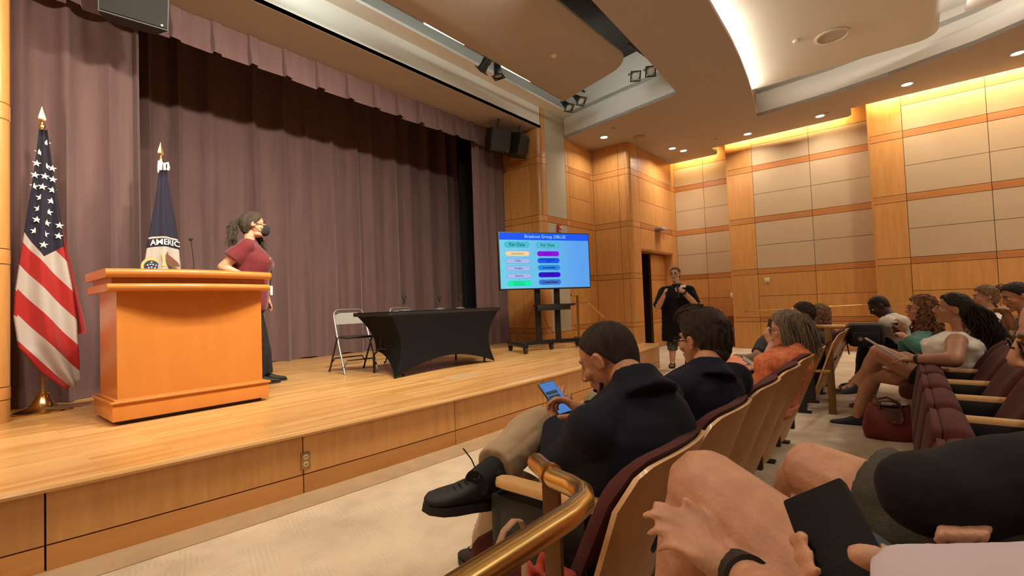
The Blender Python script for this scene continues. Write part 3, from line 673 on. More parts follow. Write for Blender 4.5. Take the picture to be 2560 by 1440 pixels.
def on_flag(me, c, m, name, tilt=0, dy=.011):
    for v in me.vertices:
        x, z = v.co.x + c.x, v.co.y + c.z - 1.3 * v.co.x ** 2; v.co = Vector((x, surf2(x, z) - dy - v.co.z, z))
    return link(name, me, m, f2)
tc_ = ATY(408, 606, Y2)
on_flag(text_mesh('AMERIC', .078, .245, .001, .0012), tc_ + Vector((.012, 0, .0)), mat('flag_letter', (.78, .76, .72), .6), 'lettering')
def disc(c, r, m, name, dy, n=20, sx=1):
    mb = MB(); 
    mb.extrude_poly([(c.x + r * sx * math.cos(2 * PI * k / n), surf2(c.x, c.z) - dy, c.z + r * math.sin(2 * PI * k / n)) for k in range(n)], (0, -.002, 0)); return add(name, mb, m, f2, smooth=False)
M_egold = mat('emblem_gold', (.55, .38, .12), .6)
sc_ = ATY(377, 667, Y2); disc(sc_, .085, M_egold, 'shield_rim', .012); disc(sc_, .062, mat('emblem_navy', (.02, .02, .06), .7), 'shield', .015)
for dx, dz in ((-.035, .012), (-.012, .02), (.012, .02), (.035, .012), (-.025, -.012), (0, -.006), (.025, -.012), (0, .042)):
    disc(sc_ + Vector((dx, 0, dz)), .007, mat('star_white', (.8, .8, .8)), 'emblem_star', .019, 5)
wing = [(315, 1225), (322, 1262), (345, 1278), (372, 1300), (395, 1322), (420, 1340), (436, 1362), (446, 1390), (340, 1386), (312, 1362), (299, 1330), (296, 1270)]
wp = [ATY(340 + a / 4.235, 340 + b / 4.235, Y2) for a, b in wing]; yy = min(surf2(p.x, p.z) for p in wp) - .006
add('eagle_wing', MB().extrude_poly([(p.x, yy, p.z) for p in wp], (0, -.002, 0)), mat('emblem_brown', (.16, .06, .03), .8, bump=.6, bscale=60, stretch=(6, 1, 1)), f2, smooth=False)
wp = [ATY(340 + a / 4.235, 340 + b / 4.235, Y2) for a, b in ((250, 1250), (275, 1245), (278, 1300), (290, 1350), (300, 1386), (255, 1386), (262, 1330))]
add('eagle_leg', MB().extrude_poly([(p.x, yy - .001, p.z) for p in wp], (0, -.002, 0)), M_egold, f2, smooth=False)
k0 = ATY(406, 412, Y2 + .05); kn = MB()
for a in ((-.035, .02, -.09), (.04, .02, -.05), (.01, .01, -.13), (-.02, .03, -.06)):
    kn.tube([k0, k0 + Vector((a[0], -.03, a[1])), k0 + Vector((a[0] * 1.1, -.03, a[2] * .5)), k0 + Vector((a[0], -.02, a[2]))], .012, 6)
add('white_cord', kn, mat('cord_white', (.8, .8, .8), .8), f2)

# ------------------------------------------------------------------ table in a stretch cover, microphones on it, folding chair
tb = thing('folding_table', 'folding table hidden under the black stretch cover', 'table', (0, 0, 0))
TX0, TX1, TY0, TY1, TZ = 3.22, 5.10, 4.40, 5.12, 1.16
add('table_top', MB().box((TX0, TY0, TZ - .045), (TX1, TY1, TZ - .004), .006), M_black, tb)
for x, s in ((3.44, 1), (4.82, -1)):
    lg = MB(); lg.tube([(x, TY0 + .08, SH), (x, TY0 + .08, SH + .22), (x, TY0 + .2, SH + .30), (x, TY1 - .2, SH + .30), (x, TY1 - .08, SH + .22), (x, TY1 - .08, SH)], .014, 8).tube([(x, TY0 + .24, SH + .3), (x, TY0 + .24, TZ - .05)], .014, 8).tube([(x, TY1 - .24, SH + .3), (x, TY1 - .24, TZ - .05)], .014, 8).tube([(x, 4.76, SH + .3), (x + s * .42, 4.76, TZ - .05)], .01, 8)
    add('leg', lg, M_blackm, tb)
M_cover = mat('black_stretch_cloth', (.004, .004, .005), .8, spec=.2, sheen=0)
cv = MB()
def cover_pts():
    top = [(TX0, TY0), (TX1, TY0), (TX1, TY1), (TX0, TY1)]; foot = [(3.24, 4.375), (4.92, 4.375), (4.90, 5.08), (3.42, 5.05)]; fz = [0, 0, .20, .26]
    rows = []; n = 18; m_ = 12
    for s in range(4):
        a, b = Vector(top[s]), Vector(top[(s + 1) % 4]); fa, fb = Vector(foot[s]), Vector(foot[(s + 1) % 4]); Ls = (b - a).length
        nn = n if Ls > 1 else 10
        for i in range(nn):
            u = i / nn; col = []
            rise = (.17 if Ls > 1 else .06) * math.sin(PI * u) ** .8 + lerp(fz[s], fz[(s + 1) % 4], u)
            zb = SH + .004 + rise
            for j in range(m_ + 1):
                t = j / m_; z = lerp(TZ, zb, t); h = (TZ - z) / (TZ - SH)
                p = lerp(a, b, u); q = lerp(fa, fb, u); c = Vector(((TX0 + TX1) / 2, (TY0 + TY1) / 2))
                pin = (.55 if Ls < 1 else .10) * math.sin(PI * min(1, h)) * 1.0
                xy = lerp(p, q, h ** .8)
                # corners draw in below the top where the cloth is stretched
                cx_ = lerp(xy.x, c.x, .16 * math.sin(PI * min(1, h)) * (1 if True else 0)); cy_ = lerp(xy.y, c.y, .10 * math.sin(PI * min(1, h)))
                col.append((cx_, cy_, z))
            rows.append(col)
    return rows
rows = cover_pts(); cv.grid(rows, closeu=True); cv.bm.faces.new([v for v in cv.bm.verts if abs(v.co.z - TZ) < 1e-5][:0] or [cv.bm.verts.new(p) for p in ((TX0, TY0, TZ + .001), (TX1, TY0, TZ + .001), (TX1, TY1, TZ + .001), (TX0, TY1, TZ + .001))])
tag(add('table_cover', cv, M_cover, ang=40), 'black stretch cover pulled down over the table to its feet', 'tablecloth')
for px, y, lb in ((1011, 4.95, 'empty microphone clip on round base, left of the three on the black table'), (1099, 4.86, 'empty microphone clip on round base, middle one of the three on the black table'), (1150, 5.0, 'empty microphone clip on round base, right of the three on the black table')):
    p = ATY(px, 764, y); p.z = TZ + .002
    m_ = thing('microphone_stand', lb, 'microphone stand', p, 'desk microphone stands on the black table')
    add('base', MB().lathe([(.07, 0), (.07, .008), (.05, .016), (.012, .024), (0, .024)], seg=24), mat('grey_iron', (.12, .12, .12), .35), m_)
    add('stem', MB().tube([(0, 0, .02), (0, 0, .10)], .004, 8), M_brass, m_)
    c = MB(); c.tube([(0, 0, .095), (0, -.005, .14)], .011, 8).tube([(0, -.005, .135), (-.02, -.005, .155), (-.028, -.005, .185), (-.022, -.005, .20)], [.006, .007, .009, .006], 8).tube([(0, -.005, .135), (.018, -.005, .15), (.024, -.005, .175), (.016, -.005, .195)], [.006, .008, .010, .006], 8)
    add('clip', c, M_black, m_)
def folding_chair(loc, rz, label, group=None):
    t = thing('folding_chair', label, 'chair', loc, group, rz)
    M_fr = mat('chair_frame_grey', (.20, .19, .18), .35, metal=.5)
    fr_ = MB(); hw = .21
    pts = [(-hw, .20, 0), (-hw + .003, -.02, .42), (-hw + .01, -.15, .70)] + [(-hw + .01 + .07 * (1 - math.cos(a)), -.165 - .015 * math.sin(a), .70 + .085 * math.sin(a)) for a in (.5, 1.0, 1.57)]
    full = pts + [(-x, y, z) for x, y, z in reversed(pts)]
    fr_.tube(full, .012, 8); add('front_frame', fr_, M_fr, t)
    for s in (-1, 1): add('leg', MB().tube([(s * (hw + .018), -.27, 0), (s * (hw + .018), .02, .44)], .011, 8).ell((s * (hw + .018), -.27, .012), .015), M_blackm, t)
    add('stretcher', MB().tube([(-hw - .018, -.22, .1), (-hw + .03, -.2, .17), (hw - .03, -.2, .17), (hw + .018, -.22, .1)], .009, 6).tube([(-hw, .17, .08), (-hw + .05, .155, .16), (hw - .05, .155, .16), (hw, .17, .08)], .009, 6), M_blackm, t)
    bk = MB(); P = [[(x, -.15 - .02 * (1 - (x / hw) ** 2) - (z - .60) * .12, z) for z in (.60, .65, .70, .745 - .02 * (abs(x) > .15))] for x in [-.195 + .039 * k for k in range(11)]]
    bk.grid(P); bmesh.ops.solidify(bk.bm, geom=bk.bm.faces[:], thickness=.004); add('backrest', bk, mat('chair_back_grey', (.52, .52, .49), .35, coat=.2), t)
    add('seat', MB().box((-.19, -.17, .425), (.19, .21, .45), .012), M_blackm, t)
    return t
folding_chair((3.42, 5.42, SH), math.radians(180 - 10), 'grey metal folding chair showing past the left end of the black table')
fc = folding_chair((4.35, 5.50, SH), math.radians(184), 'metal folding chair tucked behind the middle of the black table')

# ------------------------------------------------------------------ television on its rolling stand
TL, TR = A(1243, 577, 7.6), A(1471, 585, 8.2); BL, BR = A(1250, 726, 7.6), A(1474, 721, 8.2)
ex = ((TR - TL) + (BR - BL)) * .5; wd = 1.66; ex.z = 0; ex.normalize(); ctr = (TL + TR + BL + BR) / 4; hh = .94
tv = thing('television', 'large flat screen showing a blue breakout group slide', 'television', ctr); rz = math.atan2(ex.y, ex.x); tv.rotation_euler = (0, 0, rz)
wv = wd / 2; hv = hh / 2
add('housing', MB().box((-wv, -.02, -hv), (wv, .035, hv), .006), M_black, tv)
def emis(name, c, s=1.0): return mat(name, (0, 0, 0), .3, emit=c, estr=s)
def screen_mat():
    m, nt, b = principled('slide_background'); N, L = nt.nodes, nt.links
    tc = N.new('ShaderNodeTexCoord'); s = N.new('ShaderNodeSeparateXYZ'); L.new(tc.outputs['Object'], s.inputs[0])
    mr = N.new('ShaderNodeMapRange'); mr.inputs['From Min'].default_value = -.8; mr.inputs['From Max'].default_value = .8; L.new(s.outputs[0], mr.inputs[0])
    rp = N.new('ShaderNodeValToRGB'); e = rp.color_ramp.elements; e[0].color = (.16, .60, .78, 1); e[1].color = (.10, .34, .82, 1); e[0].position = .1; e[1].position = .9
    L.new(mr.outputs[0], rp.inputs[0]); L.new(rp.outputs[0], b.inputs['Emission Color']); b.inputs['Emission Strength'].default_value = SCR; b.inputs['Base Color'].default_value = (0, 0, 0, 1); b.inputs['Roughness'].default_value = .25; return m
SCR = 2.3
scn = add('screen', MB().box((-wv + .018, -.0225, -hv + .022), (wv - .018, -.019, hv - .016)), screen_mat(), tv, smooth=False)
add('header_bar', MB().box((-wv + .018, -.0235, hv - .13), (wv - .018, -.0226, hv - .016)), emis('slide_blue', (.004, .09, .85), SCR), scn, smooth=False)
def letters(txt, size, x, z, m, width=None, bold=.001):
    me = text_mesh(txt, size, width, .0004, bold); me.transform(Matrix.Translation((x, -.0262, z)) @ Matrix.Rotation(PI / 2, 4, 'X')); return link('lettering', me, m, scn)
letters('Breakout Group 2/BLUE', .075, 0.0, hv - .072, emis('slide_text_light', (.25, .55, .95), SCR))
def pill(x, z, w_, h, col, edge, txt, tcol, ts, bold=.0012):
    def rr(w2, h2, y, th):
        r = h2 / 2; pts = [(x + sx * (w2 / 2 - r) + r * math.cos(a), y, z + r * math.sin(a)) for sx, a0 in ((1, -PI / 2), (-1, PI / 2)) for a in [a0 + PI * k / 8 for k in range(9)]]
        return MB().extrude_poly(pts, (0, th, 0))
    add('pill_outline', rr(w_, h, -.0238, -.0006), emis('pe%.2f%.2f%.2f' % edge, edge, SCR), scn, smooth=False)
    add('pill', rr(w_ - .012, h - .012, -.0245, -.0006), emis('pc%.2f%.2f%.2f' % col, col, SCR), scn, smooth=False)
    for k, t in enumerate(txt): letters(t, ts, x, z + (.0 if len(txt) == 1 else (.017 - .034 * k)), emis('pt%.2f%.2f%.2f' % tcol, tcol, SCR), bold=bold)
def U(zx, zy):  # slide position from the close-up of the screen
    u = (zx - 112) / (1052 - 112 + (zy - 90) * .02); v = (zy - (82 + (zx - 105) * .022)) / 602; return -wv + .018 + u * (wd - .036), hv - .016 - v * (hh - .038)
LW_, RW_ = .43, .405
for (cx, cy, w_, h, col, edge, txt, tc1, ts, bo) in (
    (286, 213, .44, .092, (.05, .52, .60), (.02, .33, .45), ['Fair Data'], (.01, .07, .18), .075, .001), (605, 223, .415, .092, (.07, .52, .62), (.02, .33, .45), ['Fair Data'], (.01, .07, .18), .070, .001),
    (290, 311, LW_, .086, (.85, .62, .30), (.38, .40, .72), ['Imperatives'], (.35, .25, .2), .044, .001), (293, 390, LW_, .086, (.36, .48, .80), (.18, .26, .60), ['DOIs'], (.08, .10, .3), .044, .001),
    (296, 470, LW_, .086, (.36, .48, .80), (.18, .26, .60), ['Funders'], (.05, .08, .25), .044, .001), (299, 551, LW_, .086, (.36, .48, .80), (.18, .26, .60), ['Donors'], (.05, .08, .25), .044, .001),
    (302, 634, LW_, .086, (.0, .85, .33), (.0, .60, .45), ['Investment in', 'infrastructure'], (.0, .42, .22), .036, .001),
    (609, 318, RW_, .084, (.28, .0, .72), (.22, .0, .58), ['Retirement'], (.10, .0, .35), .036, .001), (612, 394, RW_, .084, (.0, .10, .80), (.0, .07, .55), ['Data management', 'plans'], (.0, .02, .28), .036, .001),
    (615, 472, RW_, .084, (.01, .25, .72), (.01, .18, .6), ['Accountability'], (.0, .03, .30), .042, .002), (618, 551, RW_, .084, (.03, .0, .62), (.02, .0, .48), ['Communication', 'among parties'], (.01, .0, .25), .034, .001),
    (621, 633, RW_, .084, (.04, .17, .62), (.01, .09, .40), ['Courses/Classes'], (.005, .02, .14), .042, .002)):
    x, z = U(cx, cy); pill(x, z, w_, h, col, edge, txt, tc1, ts, bo)
for a, b in (((608, 250), (609, 285)), ((300, 580), (301, 604))):
    x0, z0 = U(*a); x1, z1 = U(*b); add('connector', MB().box((x0 - .002, -.0236, z1), (x0 + .002, -.0229, z0)), emis('slide_line', (.02, .25, .45), SCR), scn, smooth=False)
ts = thing('television_stand', 'black rolling television stand with shelf and castors', 'tv stand', (ctr.x, ctr.y, SH)); ts.rotation_euler = (0, 0, rz)
zb = ctr.z - SH
for x in (-.14, .22):
    add('upright', MB().box((x - .045, .05, .16), (x + .045, .10, zb + .25), .004), M_blackm, ts)
add('crossbar', MB().box((-.2, .09, zb - .1), (.3, .12, zb + .05), .004), M_blackm, ts)
add('shelf', MB().prism([(-.22, -.12), (.42, -.16), (.52, -.02), (.42, .06), (-.22, .06)], .72, .755), M_black, ts, smooth=False)
add('shelf_lip', MB().box((-.24, -.14, .655), (.36, -.12, .735), .004), M_black, ts)
add('base_beam', MB().box((-.55, .03, .10), (.72, .12, .165), .006), M_blackm, ts)
for x in (-.55, .72): add('foot_beam', MB().box((x - .04, -.34, .095), (x + .04, .38, .16), .006), M_blackm, ts)
for x, y in ((-.55, -.31), (-.55, .34), (.72, -.31), (.72, .34), (.08, .075)):
    c = add('castor', MB().lathe([(.0, -.02), (.048, -.02), (.048, .02), (0, .02)], (x, y, .048), 18, axis=(1, 0, 0)), M_black, ts)
    add('fork', MB().box((x - .032, y - .03, .04), (x - .024, y + .03, .10), .002).box((x + .024, y - .03, .04), (x + .032, y + .03, .10), .002), M_blackm, c)
cb = MB(); zc = SH + .006
P0 = ATZ(1345, 862, zc)
loop = [P0 + Vector((.35 * math.cos(a) * (1 + .3 * math.sin(2 * a)), .13 * math.sin(a) + .04 * math.sin(3 * a), .004 * (k % 2))) for k, a in enumerate([.4 * i for i in range(26)])]
cb.tube(loop, .006, 6)
tag(add('power_cable', cb, M_black), 'black cable coiled on the floor under the television stand', 'cable')
wc = MB(); base = Vector((ctr.x, ctr.y, 0)); ey = Vector((-math.sin(rz), math.cos(rz), 0)); 
for x0, z0, x1, z1, sg in ((-.17, SH + .75, -.50, SH + .18, .05), (-.05, SH + .72, .18, SH + .26, -.06)):
    wc.tube([base + ex * lerp(x0, x1, t) + ey * .16 + Vector((0, 0, lerp(z0, z1, t) - .09 * math.sin(PI * t))) for t in [k / 8 for k in range(9)]], .0045, 6)
tag(add('hanging_cable', wc, M_black), 'thin cables drooping behind the uprights of the television stand', 'cable')

# ------------------------------------------------------------------ small wall fittings, stair rail, hall table
fa = thing('fire_alarm', 'small red fire alarm on the pale fabric panel above the television', 'alarm', (8.17, YA - .004, 2.715))
add('backplate', MB().box((-.055, -.04, -.075), (.055, 0, .075), .006), mat('alarm_red', (.50, .035, .03), .4), fa)
add('strobe_lens', MB().box((-.02, -.075, -.01), (.045, -.04, .035), .008), mat('lens_white', (.8, .8, .8), .2), fa)
add('lettering_strip', MB().box((-.045, -.042, -.065), (.045, -.0405, -.045)), mat('lens_white', (.8, .8, .8), .2), fa, smooth=False)
es = thing('exit_sign', 'edge-lit clear exit sign with faint red letters above the doorway', 'sign', (11.12, YB2 - .12, 2.78))
add('canopy', MB().box((-.16, -.06, .06), (.16, .12, .12), .01), mat('sign_grey', (.45, .40, .35), .4), es)
pl_, nt, b = principled('clear_acrylic'); b.inputs['Transmission Weight'].default_value = 1; b.inputs['Roughness'].default_value = .05; b.inputs['IOR'].default_value = 1.3
pn = add('panel', MB().box((-.15, -.004, -.17), (.15, .004, .06)), pl_, es, smooth=False)
me = text_mesh('EXIT', .15, .22, .001, .002); me.transform(Matrix.Translation((0, -.006, -.05)) @ Matrix.Rotation(PI / 2, 4, 'X')); link('lettering', me, mat('exit_red', (.6, .10, .05), .4, emit=(.8, .12, .05), estr=.25), pn)
def plate(name, label, cat, p, w_, h, m, face='x', extra=None):
    t = thing(name, label, cat, p)
    add('cover', MB().box((-.012, -w_ / 2, -h / 2), (.0, w_ / 2, h / 2), .003), m, t)
    if extra: add(extra[0], MB().box((-.018, -.008, -.015), (-.012, .008, .015), .001), extra[1], t)
    return t
plate('light_switch', 'white light switch on the wood panel beside the first wall pier', 'switch', (XS - .001, 3.21, 1.22), .075, .12, M_white, extra=('rocker', M_white))
th = plate('thermostat', 'cream thermostat high on the wood dado right of the first wall pier', 'thermostat', (11.70 - .001, 2.29, 1.52), .11, .11, mat('cream_plastic', (.62, .52, .33), .45), extra=('dial', M_white))
# wall handrails
def wrail(label, p, q, n=3, parent=None):
    t = thing('wall_handrail', label, 'handrail', (0, 0, 0)); p, q = Vector(p), Vector(q)
    add('rail', MB().tube([p + Vector((.06, 0, 0)), p + Vector((.03, -.0, 0)), p + Vector((0, -.04, 0)), q + Vector((0, .04, 0)), q + Vector((.03, 0, 0)), q + Vector((.06, 0, 0))], .019, 10), M_brass, t)
    for k in range(n):
        c = lerp(p, q, (k + .5) / n); add('bracket', MB().tube([c, c + Vector((.0, 0, -.04)), c + Vector((.075, 0, -.05))], .007, 6), M_brass, t)
wrail('long brass handrail along the lower wall between the two wall piers', (11.60, 2.74, .83), (11.60, .42, .93))
wrail('brass handrail on the wall right of the second wall pier', (11.15, .12, .955), (11.15, -2.2, 1.06))
sr = thing('stair_rail', 'brass handrail sloping down at the side steps of the stage', 'handrail', (0, 0, 0))
p0, p1, p2 = ATY(1428, 737, 4.56), ATY(1450, 737, 4.56), ATY(1514, 797, 4.56)
add('rail', MB().tube([p0, lerp(p0, p1, .7), p1, p2], .02, 10), M_brass, sr)
b1_ = ATZ(1447, 862, SH); b1_.y = 4.56
for x, zt, zf in ((7.43, p0.z, SH), (8.42, p2.z, 0.0)):
    add('post', MB().tube([(x, 4.56, zf), (x, 4.56, zt)], .022, 10).lathe([(.045, 0), (.045, .01), (.024, .02), (0, .02)], (x, 4.56, zf), 16), M_brass, sr)
wt = thing('console_table', 'dark wooden console table against the side wall left of the first wall pier', 'table', (12.1, 3.42, 0))
M_cherry = wood('cherry_table', (.30, .10, .03), (.38, .15, .05), rough=.35, rand=.02)
add('table_top', MB().prism([(.27, -.33), (.27, .5), (-.05, .5), (-.2, .4), (-.27, .1), (-.24, -.2), (-.1, -.33)], .70, .735), M_cherry, wt, smooth=False)
add('apron', MB().prism([(.25, -.3), (.25, .46), (-.03, .46), (-.16, .36), (-.22, .1), (-.19, -.16), (-.08, -.3)], .60, .70), M_cherry, wt, smooth=False)
for x, y in ((-.16, -.2), (-.12, .36), (.22, -.27), (.22, .42)): add('leg', MB().box((x - .025, y - .025, 0), (x + .025, y + .025, .62), .004), M_cherry, wt)
add('shelf', MB().box((-.15, -.22, .12), (.24, .38, .15), .004), M_cherry, wt)

# ------------------------------------------------------------------ loudspeakers at the corners of the stage opening
def loudspeaker(label, c, rz, tilt, w_=.42, h=.42, d=.34, group='loudspeakers at the stage corners'):
    t = thing('loudspeaker', label, 'loudspeaker', c, group); t.rotation_euler = (tilt, 0, rz)
    add('cabinet', MB().prism([(-w_ / 2, -d / 2), (w_ / 2, -d / 2), (w_ / 2 - .07, d / 2), (-w_ / 2 + .07, d / 2)], -h / 2, h / 2), M_black, t, smooth=False)
    add('grille', MB().box((-w_ / 2 + .01, -d / 2 - .012, -h / 2 + .015), (w_ / 2 - .01, -d / 2, h / 2 - .015), .004), mat('speaker_grille', (.022, .023, .022), .6, bump=.6, bscale=400), t)
    add('bracket', MB().box((-.03, -.05, h / 2), (.03, .05, h / 2 + .03)).tube([(0, 0, h / 2), (0, -.02, h / 2 + .19)], .014, 8), M_blackm, t)
    add('badge', MB().box((w_ / 2 - .06, -d / 2 - .0145, -h / 2 + .025), (w_ / 2 - .045, -d / 2 - .012, -h / 2 + .04)), M_steel, t, smooth=False)
    return t
loudspeaker('black loudspeaker under the ceiling at the right end of the valance, left of two', (6.78, 5.80, 4.30), math.radians(-18), math.radians(14))
loudspeaker('black loudspeaker under the ceiling beside the wood pilaster, right of two', (7.27, 5.72, 4.31), math.radians(12), math.radians(14), w_=.40)
loudspeaker('black loudspeaker hanging at the top left corner of the photo', (1.22, 5.55, 4.27), math.radians(-8), math.radians(14), w_=.52, h=.5)

# ------------------------------------------------------------------ theatre lamps and tubes in the lighting well
def par(label, c, aim, L_=.24, r=.075, lit=False, group='theatre lamps in the lighting well'):
    t = thing('theatre_lamp', label, 'stage light', c, group); t.rotation_euler = (Vector(aim) - Vector(c)).to_track_quat('Z', 'Y').to_euler()
    add('can', MB().lathe([(0, -L_ * .55), (r * .55, -L_ * .55), (r * .7, -L_ * .3), (r * .8, 0), (r, L_ * .45), (r * .95, L_ * .46), (r * .75, 0), (0, -.02)], seg=20), M_black, t)
    add('colour_frame', MB().box((-r * 1.15, -r * 1.15, L_ * .44), (r * 1.15, -r * .9, L_ * .47)).box((-r * 1.15, r * .9, L_ * .44), (r * 1.15, r * 1.15, L_ * .47)).box((-r * 1.15, -r * 1.15, L_ * .44), (-r * .9, r * 1.15, L_ * .47)).box((r * .9, -r * 1.15, L_ * .44), (r * 1.15, r * 1.15, L_ * .47)), M_black, t, smooth=False)
    add('lens', MB().lathe([(0, L_ * .40), (r * .92, L_ * .36), (r * .92, L_ * .34), (0, L_ * .34)], seg=20), mat('lamp_lens', (.42, .42, .40), .25), t)
    yk = MB(); yk.tube([(r * 1.05, 0, 0), (r * 1.15, 0, -L_ * .4), (r * .6, 0, -L_ * .75), (-r * .6, 0, -L_ * .75), (-r * 1.15, 0, -L_ * .4), (-r * 1.05, 0, 0)], .008, 6); add('yoke', yk, M_blackm, t)
def PZ(px, py, z): return ATZ(px, py, z)
for (px, py, z, aim, lb) in ((1213, 160, 4.86, (5.3, 7.5, 2.5), 'black theatre lamp over the stage edge, left of the pair facing the stage'), (1244, 176, 4.86, (5.7, 4.5, 3), 'black theatre lamp over the stage edge, right of the pair facing the stage'),
        (1417, 264, 4.95, (6.3, 1.5, 1.5), 'theatre lamp with pale lens under the near tip of the floating panel, left of two'), (1447, 248, 4.98, (6.3, 1.5, 2.0), 'theatre lamp with pale lens under the near tip of the floating panel, right of two'),
        (1586, 188, 5.0, (4.6, 1.2, 2.5), 'theatre lamp with pale lens in the far end of the well, left of two'), (1624, 176, 5.0, (4.6, 1.2, 2.6), 'theatre lamp with pale lens in the far end of the well, right of two')):
    par(lb, PZ(px, py, z), aim)
for (xa, ya, xb, yb, z, lb) in ((7.0, 3.15, 8.35, 3.05, 5.25, 'black lighting pipe across the far end of the well'), (6.9, 4.55, 7.9, 4.5, 5.2, 'black lighting pipe near the stage side of the well')):
    t = thing('lighting_pipe', lb, 'pipe', (0, 0, 0)); add('pipe', MB().tube([(xa, ya, z), (xb, yb, z)], .022, 10), M_blackm, t)
    for k in (.2, .4, .8): add('hanger', MB().tube([(lerp(xa, xb, k), lerp(ya, yb, k), z), (lerp(xa, xb, k), lerp(ya, yb, k), 5.74)], .006, 6), M_blackm, t)
M_tube = mat('tube_glow', (1, 1, 1), .4, emit=(.95, 1, .9), estr=7)
for x0, x1, lb in ((4.02, 4.72, 'bright fluorescent tube above the floating panel, left of the theatre lamps'), (5.55, 6.25, 'bright fluorescent tube above the floating panel, right of the theatre lamps')):
    t = thing('fluorescent_tube', lb, 'light', (0, 0, 0)); add('tube', MB().tube([(x0, 4.58, 4.86), (x1, 4.56, 4.86)], .018, 10), M_tube, t); add('batten', MB().box((x0 - .05, 4.52, 4.89), (x1 + .05, 4.62, 4.93)), M_white, t, smooth=False)
tag(add('cable_tray', MB().box((-.2, 4.50, 4.955), (7.4, 4.72, 4.985)), mat('tray_grey', (.25, .26, .24), .6), smooth=False), 'grey metal trough running along the edge of the lighting well', 'trough')

# ------------------------------------------------------------------ auditorium seats
def seat_shell(w0, w1, z0, z1, ytop, ybot, bend, off, thick, crown=.02, rc=.09, nu=14, nv=14, puff=0):
    P = []
    for i in range(nu + 1):
        u = -1 + 2 * i / nu; col = []
        for j in range(nv + 1):
            v = j / nv
            zt = z1 - rc * (1 - math.sqrt(max(0, 1 - max(0, (abs(u) - .62) / .38) ** 2))) * 1.0 + crown * (1 - u * u)
            zb = z0 + .5 * rc * (1 - math.sqrt(max(0, 1 - max(0, (abs(u) - .6) / .4) ** 2)))
            z = lerp(zb, zt, v); f = (z - z0) / (z1 - z0)
            x = u * lerp(w0, w1, f) / 2; y = lerp(ybot, ytop, f) + bend * u * u * (.4 + .6 * f) + off
            if puff: y += puff * (max(0, 1 - u ** 6)) * (1 - abs(2 * v - 1) ** 6)
            col.append((x, y, z))
        P.append(col)
    return P
def shell_mesh(P, t, bev=.0):
    mb = MB(); mb.grid(P); bmesh.ops.recalc_face_normals(mb.bm, faces=mb.bm.faces[:]); bmesh.ops.solidify(mb.bm, geom=mb.bm.faces[:], thickness=t); return mb
def closed_shell(P, Q):
    mb = MB(); V = [[mb.bm.verts.new(p) for p in r] for r in P]; T = [[mb.bm.verts.new(p) for p in r] for r in Q]; n, m_ = len(P), len(P[0])
    for i in range(n - 1):
        for j in range(m_ - 1):
            mb.bm.faces.new((V[i][j], V[i][j + 1], V[i + 1][j + 1], V[i + 1][j])); mb.bm.faces.new((T[i][j], T[i + 1][j], T[i + 1][j + 1], T[i][j + 1]))
    for i in range(n - 1):
        for j in (0, m_ - 1): mb.bm.faces.new((V[i][j], V[i + 1][j], T[i + 1][j], T[i][j]))
    for i in (0, n - 1):
        for j in range(m_ - 1): mb.bm.faces.new((V[i][j], V[i][j + 1], T[i][j + 1], T[i][j]))
    return mb
PITCH = .56
SEAT_MESH = {}
def build_seat_meshes():
    P = seat_shell(.46, .545, .11, .79, -.28, .00, .055, 0, .012)
    Q = [[(x, y + .014, z) for x, y, z in c] for c in P]
    me = flat_edges(closed_shell(P, Q).mesh('back_shell', smooth=False), 60); me.materials.append(M_ply); me.materials.append(M_plyedge)
    for p in me.polygons:
        if abs(p.normal.y) < .55: p.material_index = 1
    SEAT_MESH['back_shell'] = me
    P = seat_shell(.40, .530, .30, .803, -.28, .00, .055, .016, .012, rc=.10); Q = seat_shell(.38, .515, .31, .80, -.28, .00, .055, .05, .012, rc=.11, puff=.045)
    SEAT_MESH['back_cushion'] = flat_edges(closed_shell(P, Q).mesh('back_cushion', smooth=False), 70); SEAT_MESH['back_cushion'].materials.append(M_maroon)
    SEAT_MESH['seat_up'] = flat_edges(MB().box((-.235, -.05, 0), (.235, .06, .40), .045).box((-.225, .05, .02), (.225, .085, .38), .03).mesh('seat_cushion', smooth=False), 60)
    SEAT_MESH['seat_down'] = flat_edges(MB().box((-.235, -.02, -.06), (.235, .42, .05), .045).mesh('seat_cushion', smooth=False), 60)
    SEAT_MESH['seat_up'].materials.append(M_maroon); SEAT_MESH['seat_down'].materials.append(M_maroon)
    am = MB(); prof = [(-.028, .0), (.028, 0), (.03, .012), (.022, .024), (-.022, .024), (-.03, .012)]
    rings = []
    for y, s in ((-.18, .75), (-.165, .95), (.10, 1), (.19, 1.0), (.215, .9), (.225, .55)):
        rings.append([(x * s, y, .60 + z * (1 if s > .9 else .9)) for x, z in prof])
    am.loft(rings); SEAT_MESH['armrest'] = flat_edges(am.mesh('armrest', smooth=False), 50); SEAT_MESH['armrest'].materials.append(M_arm)
    s_ = MB().box((-.022, -.16, .12), (.022, .14, .56), .01).box((-.026, .12, .34), (.026, .17, .60), .01).box((-.026, -.16, .50), (.026, .17, .60), .008).box((-.02, -.08, 0), (.02, .12, .13), .012).box((-.03, -.12, 0), (.03, .16, .02), .006)
    SEAT_MESH['standard'] = flat_edges(s_.mesh('standard', smooth=False), 40); SEAT_MESH['standard'].materials.append(M_black)
build_seat_meshes()
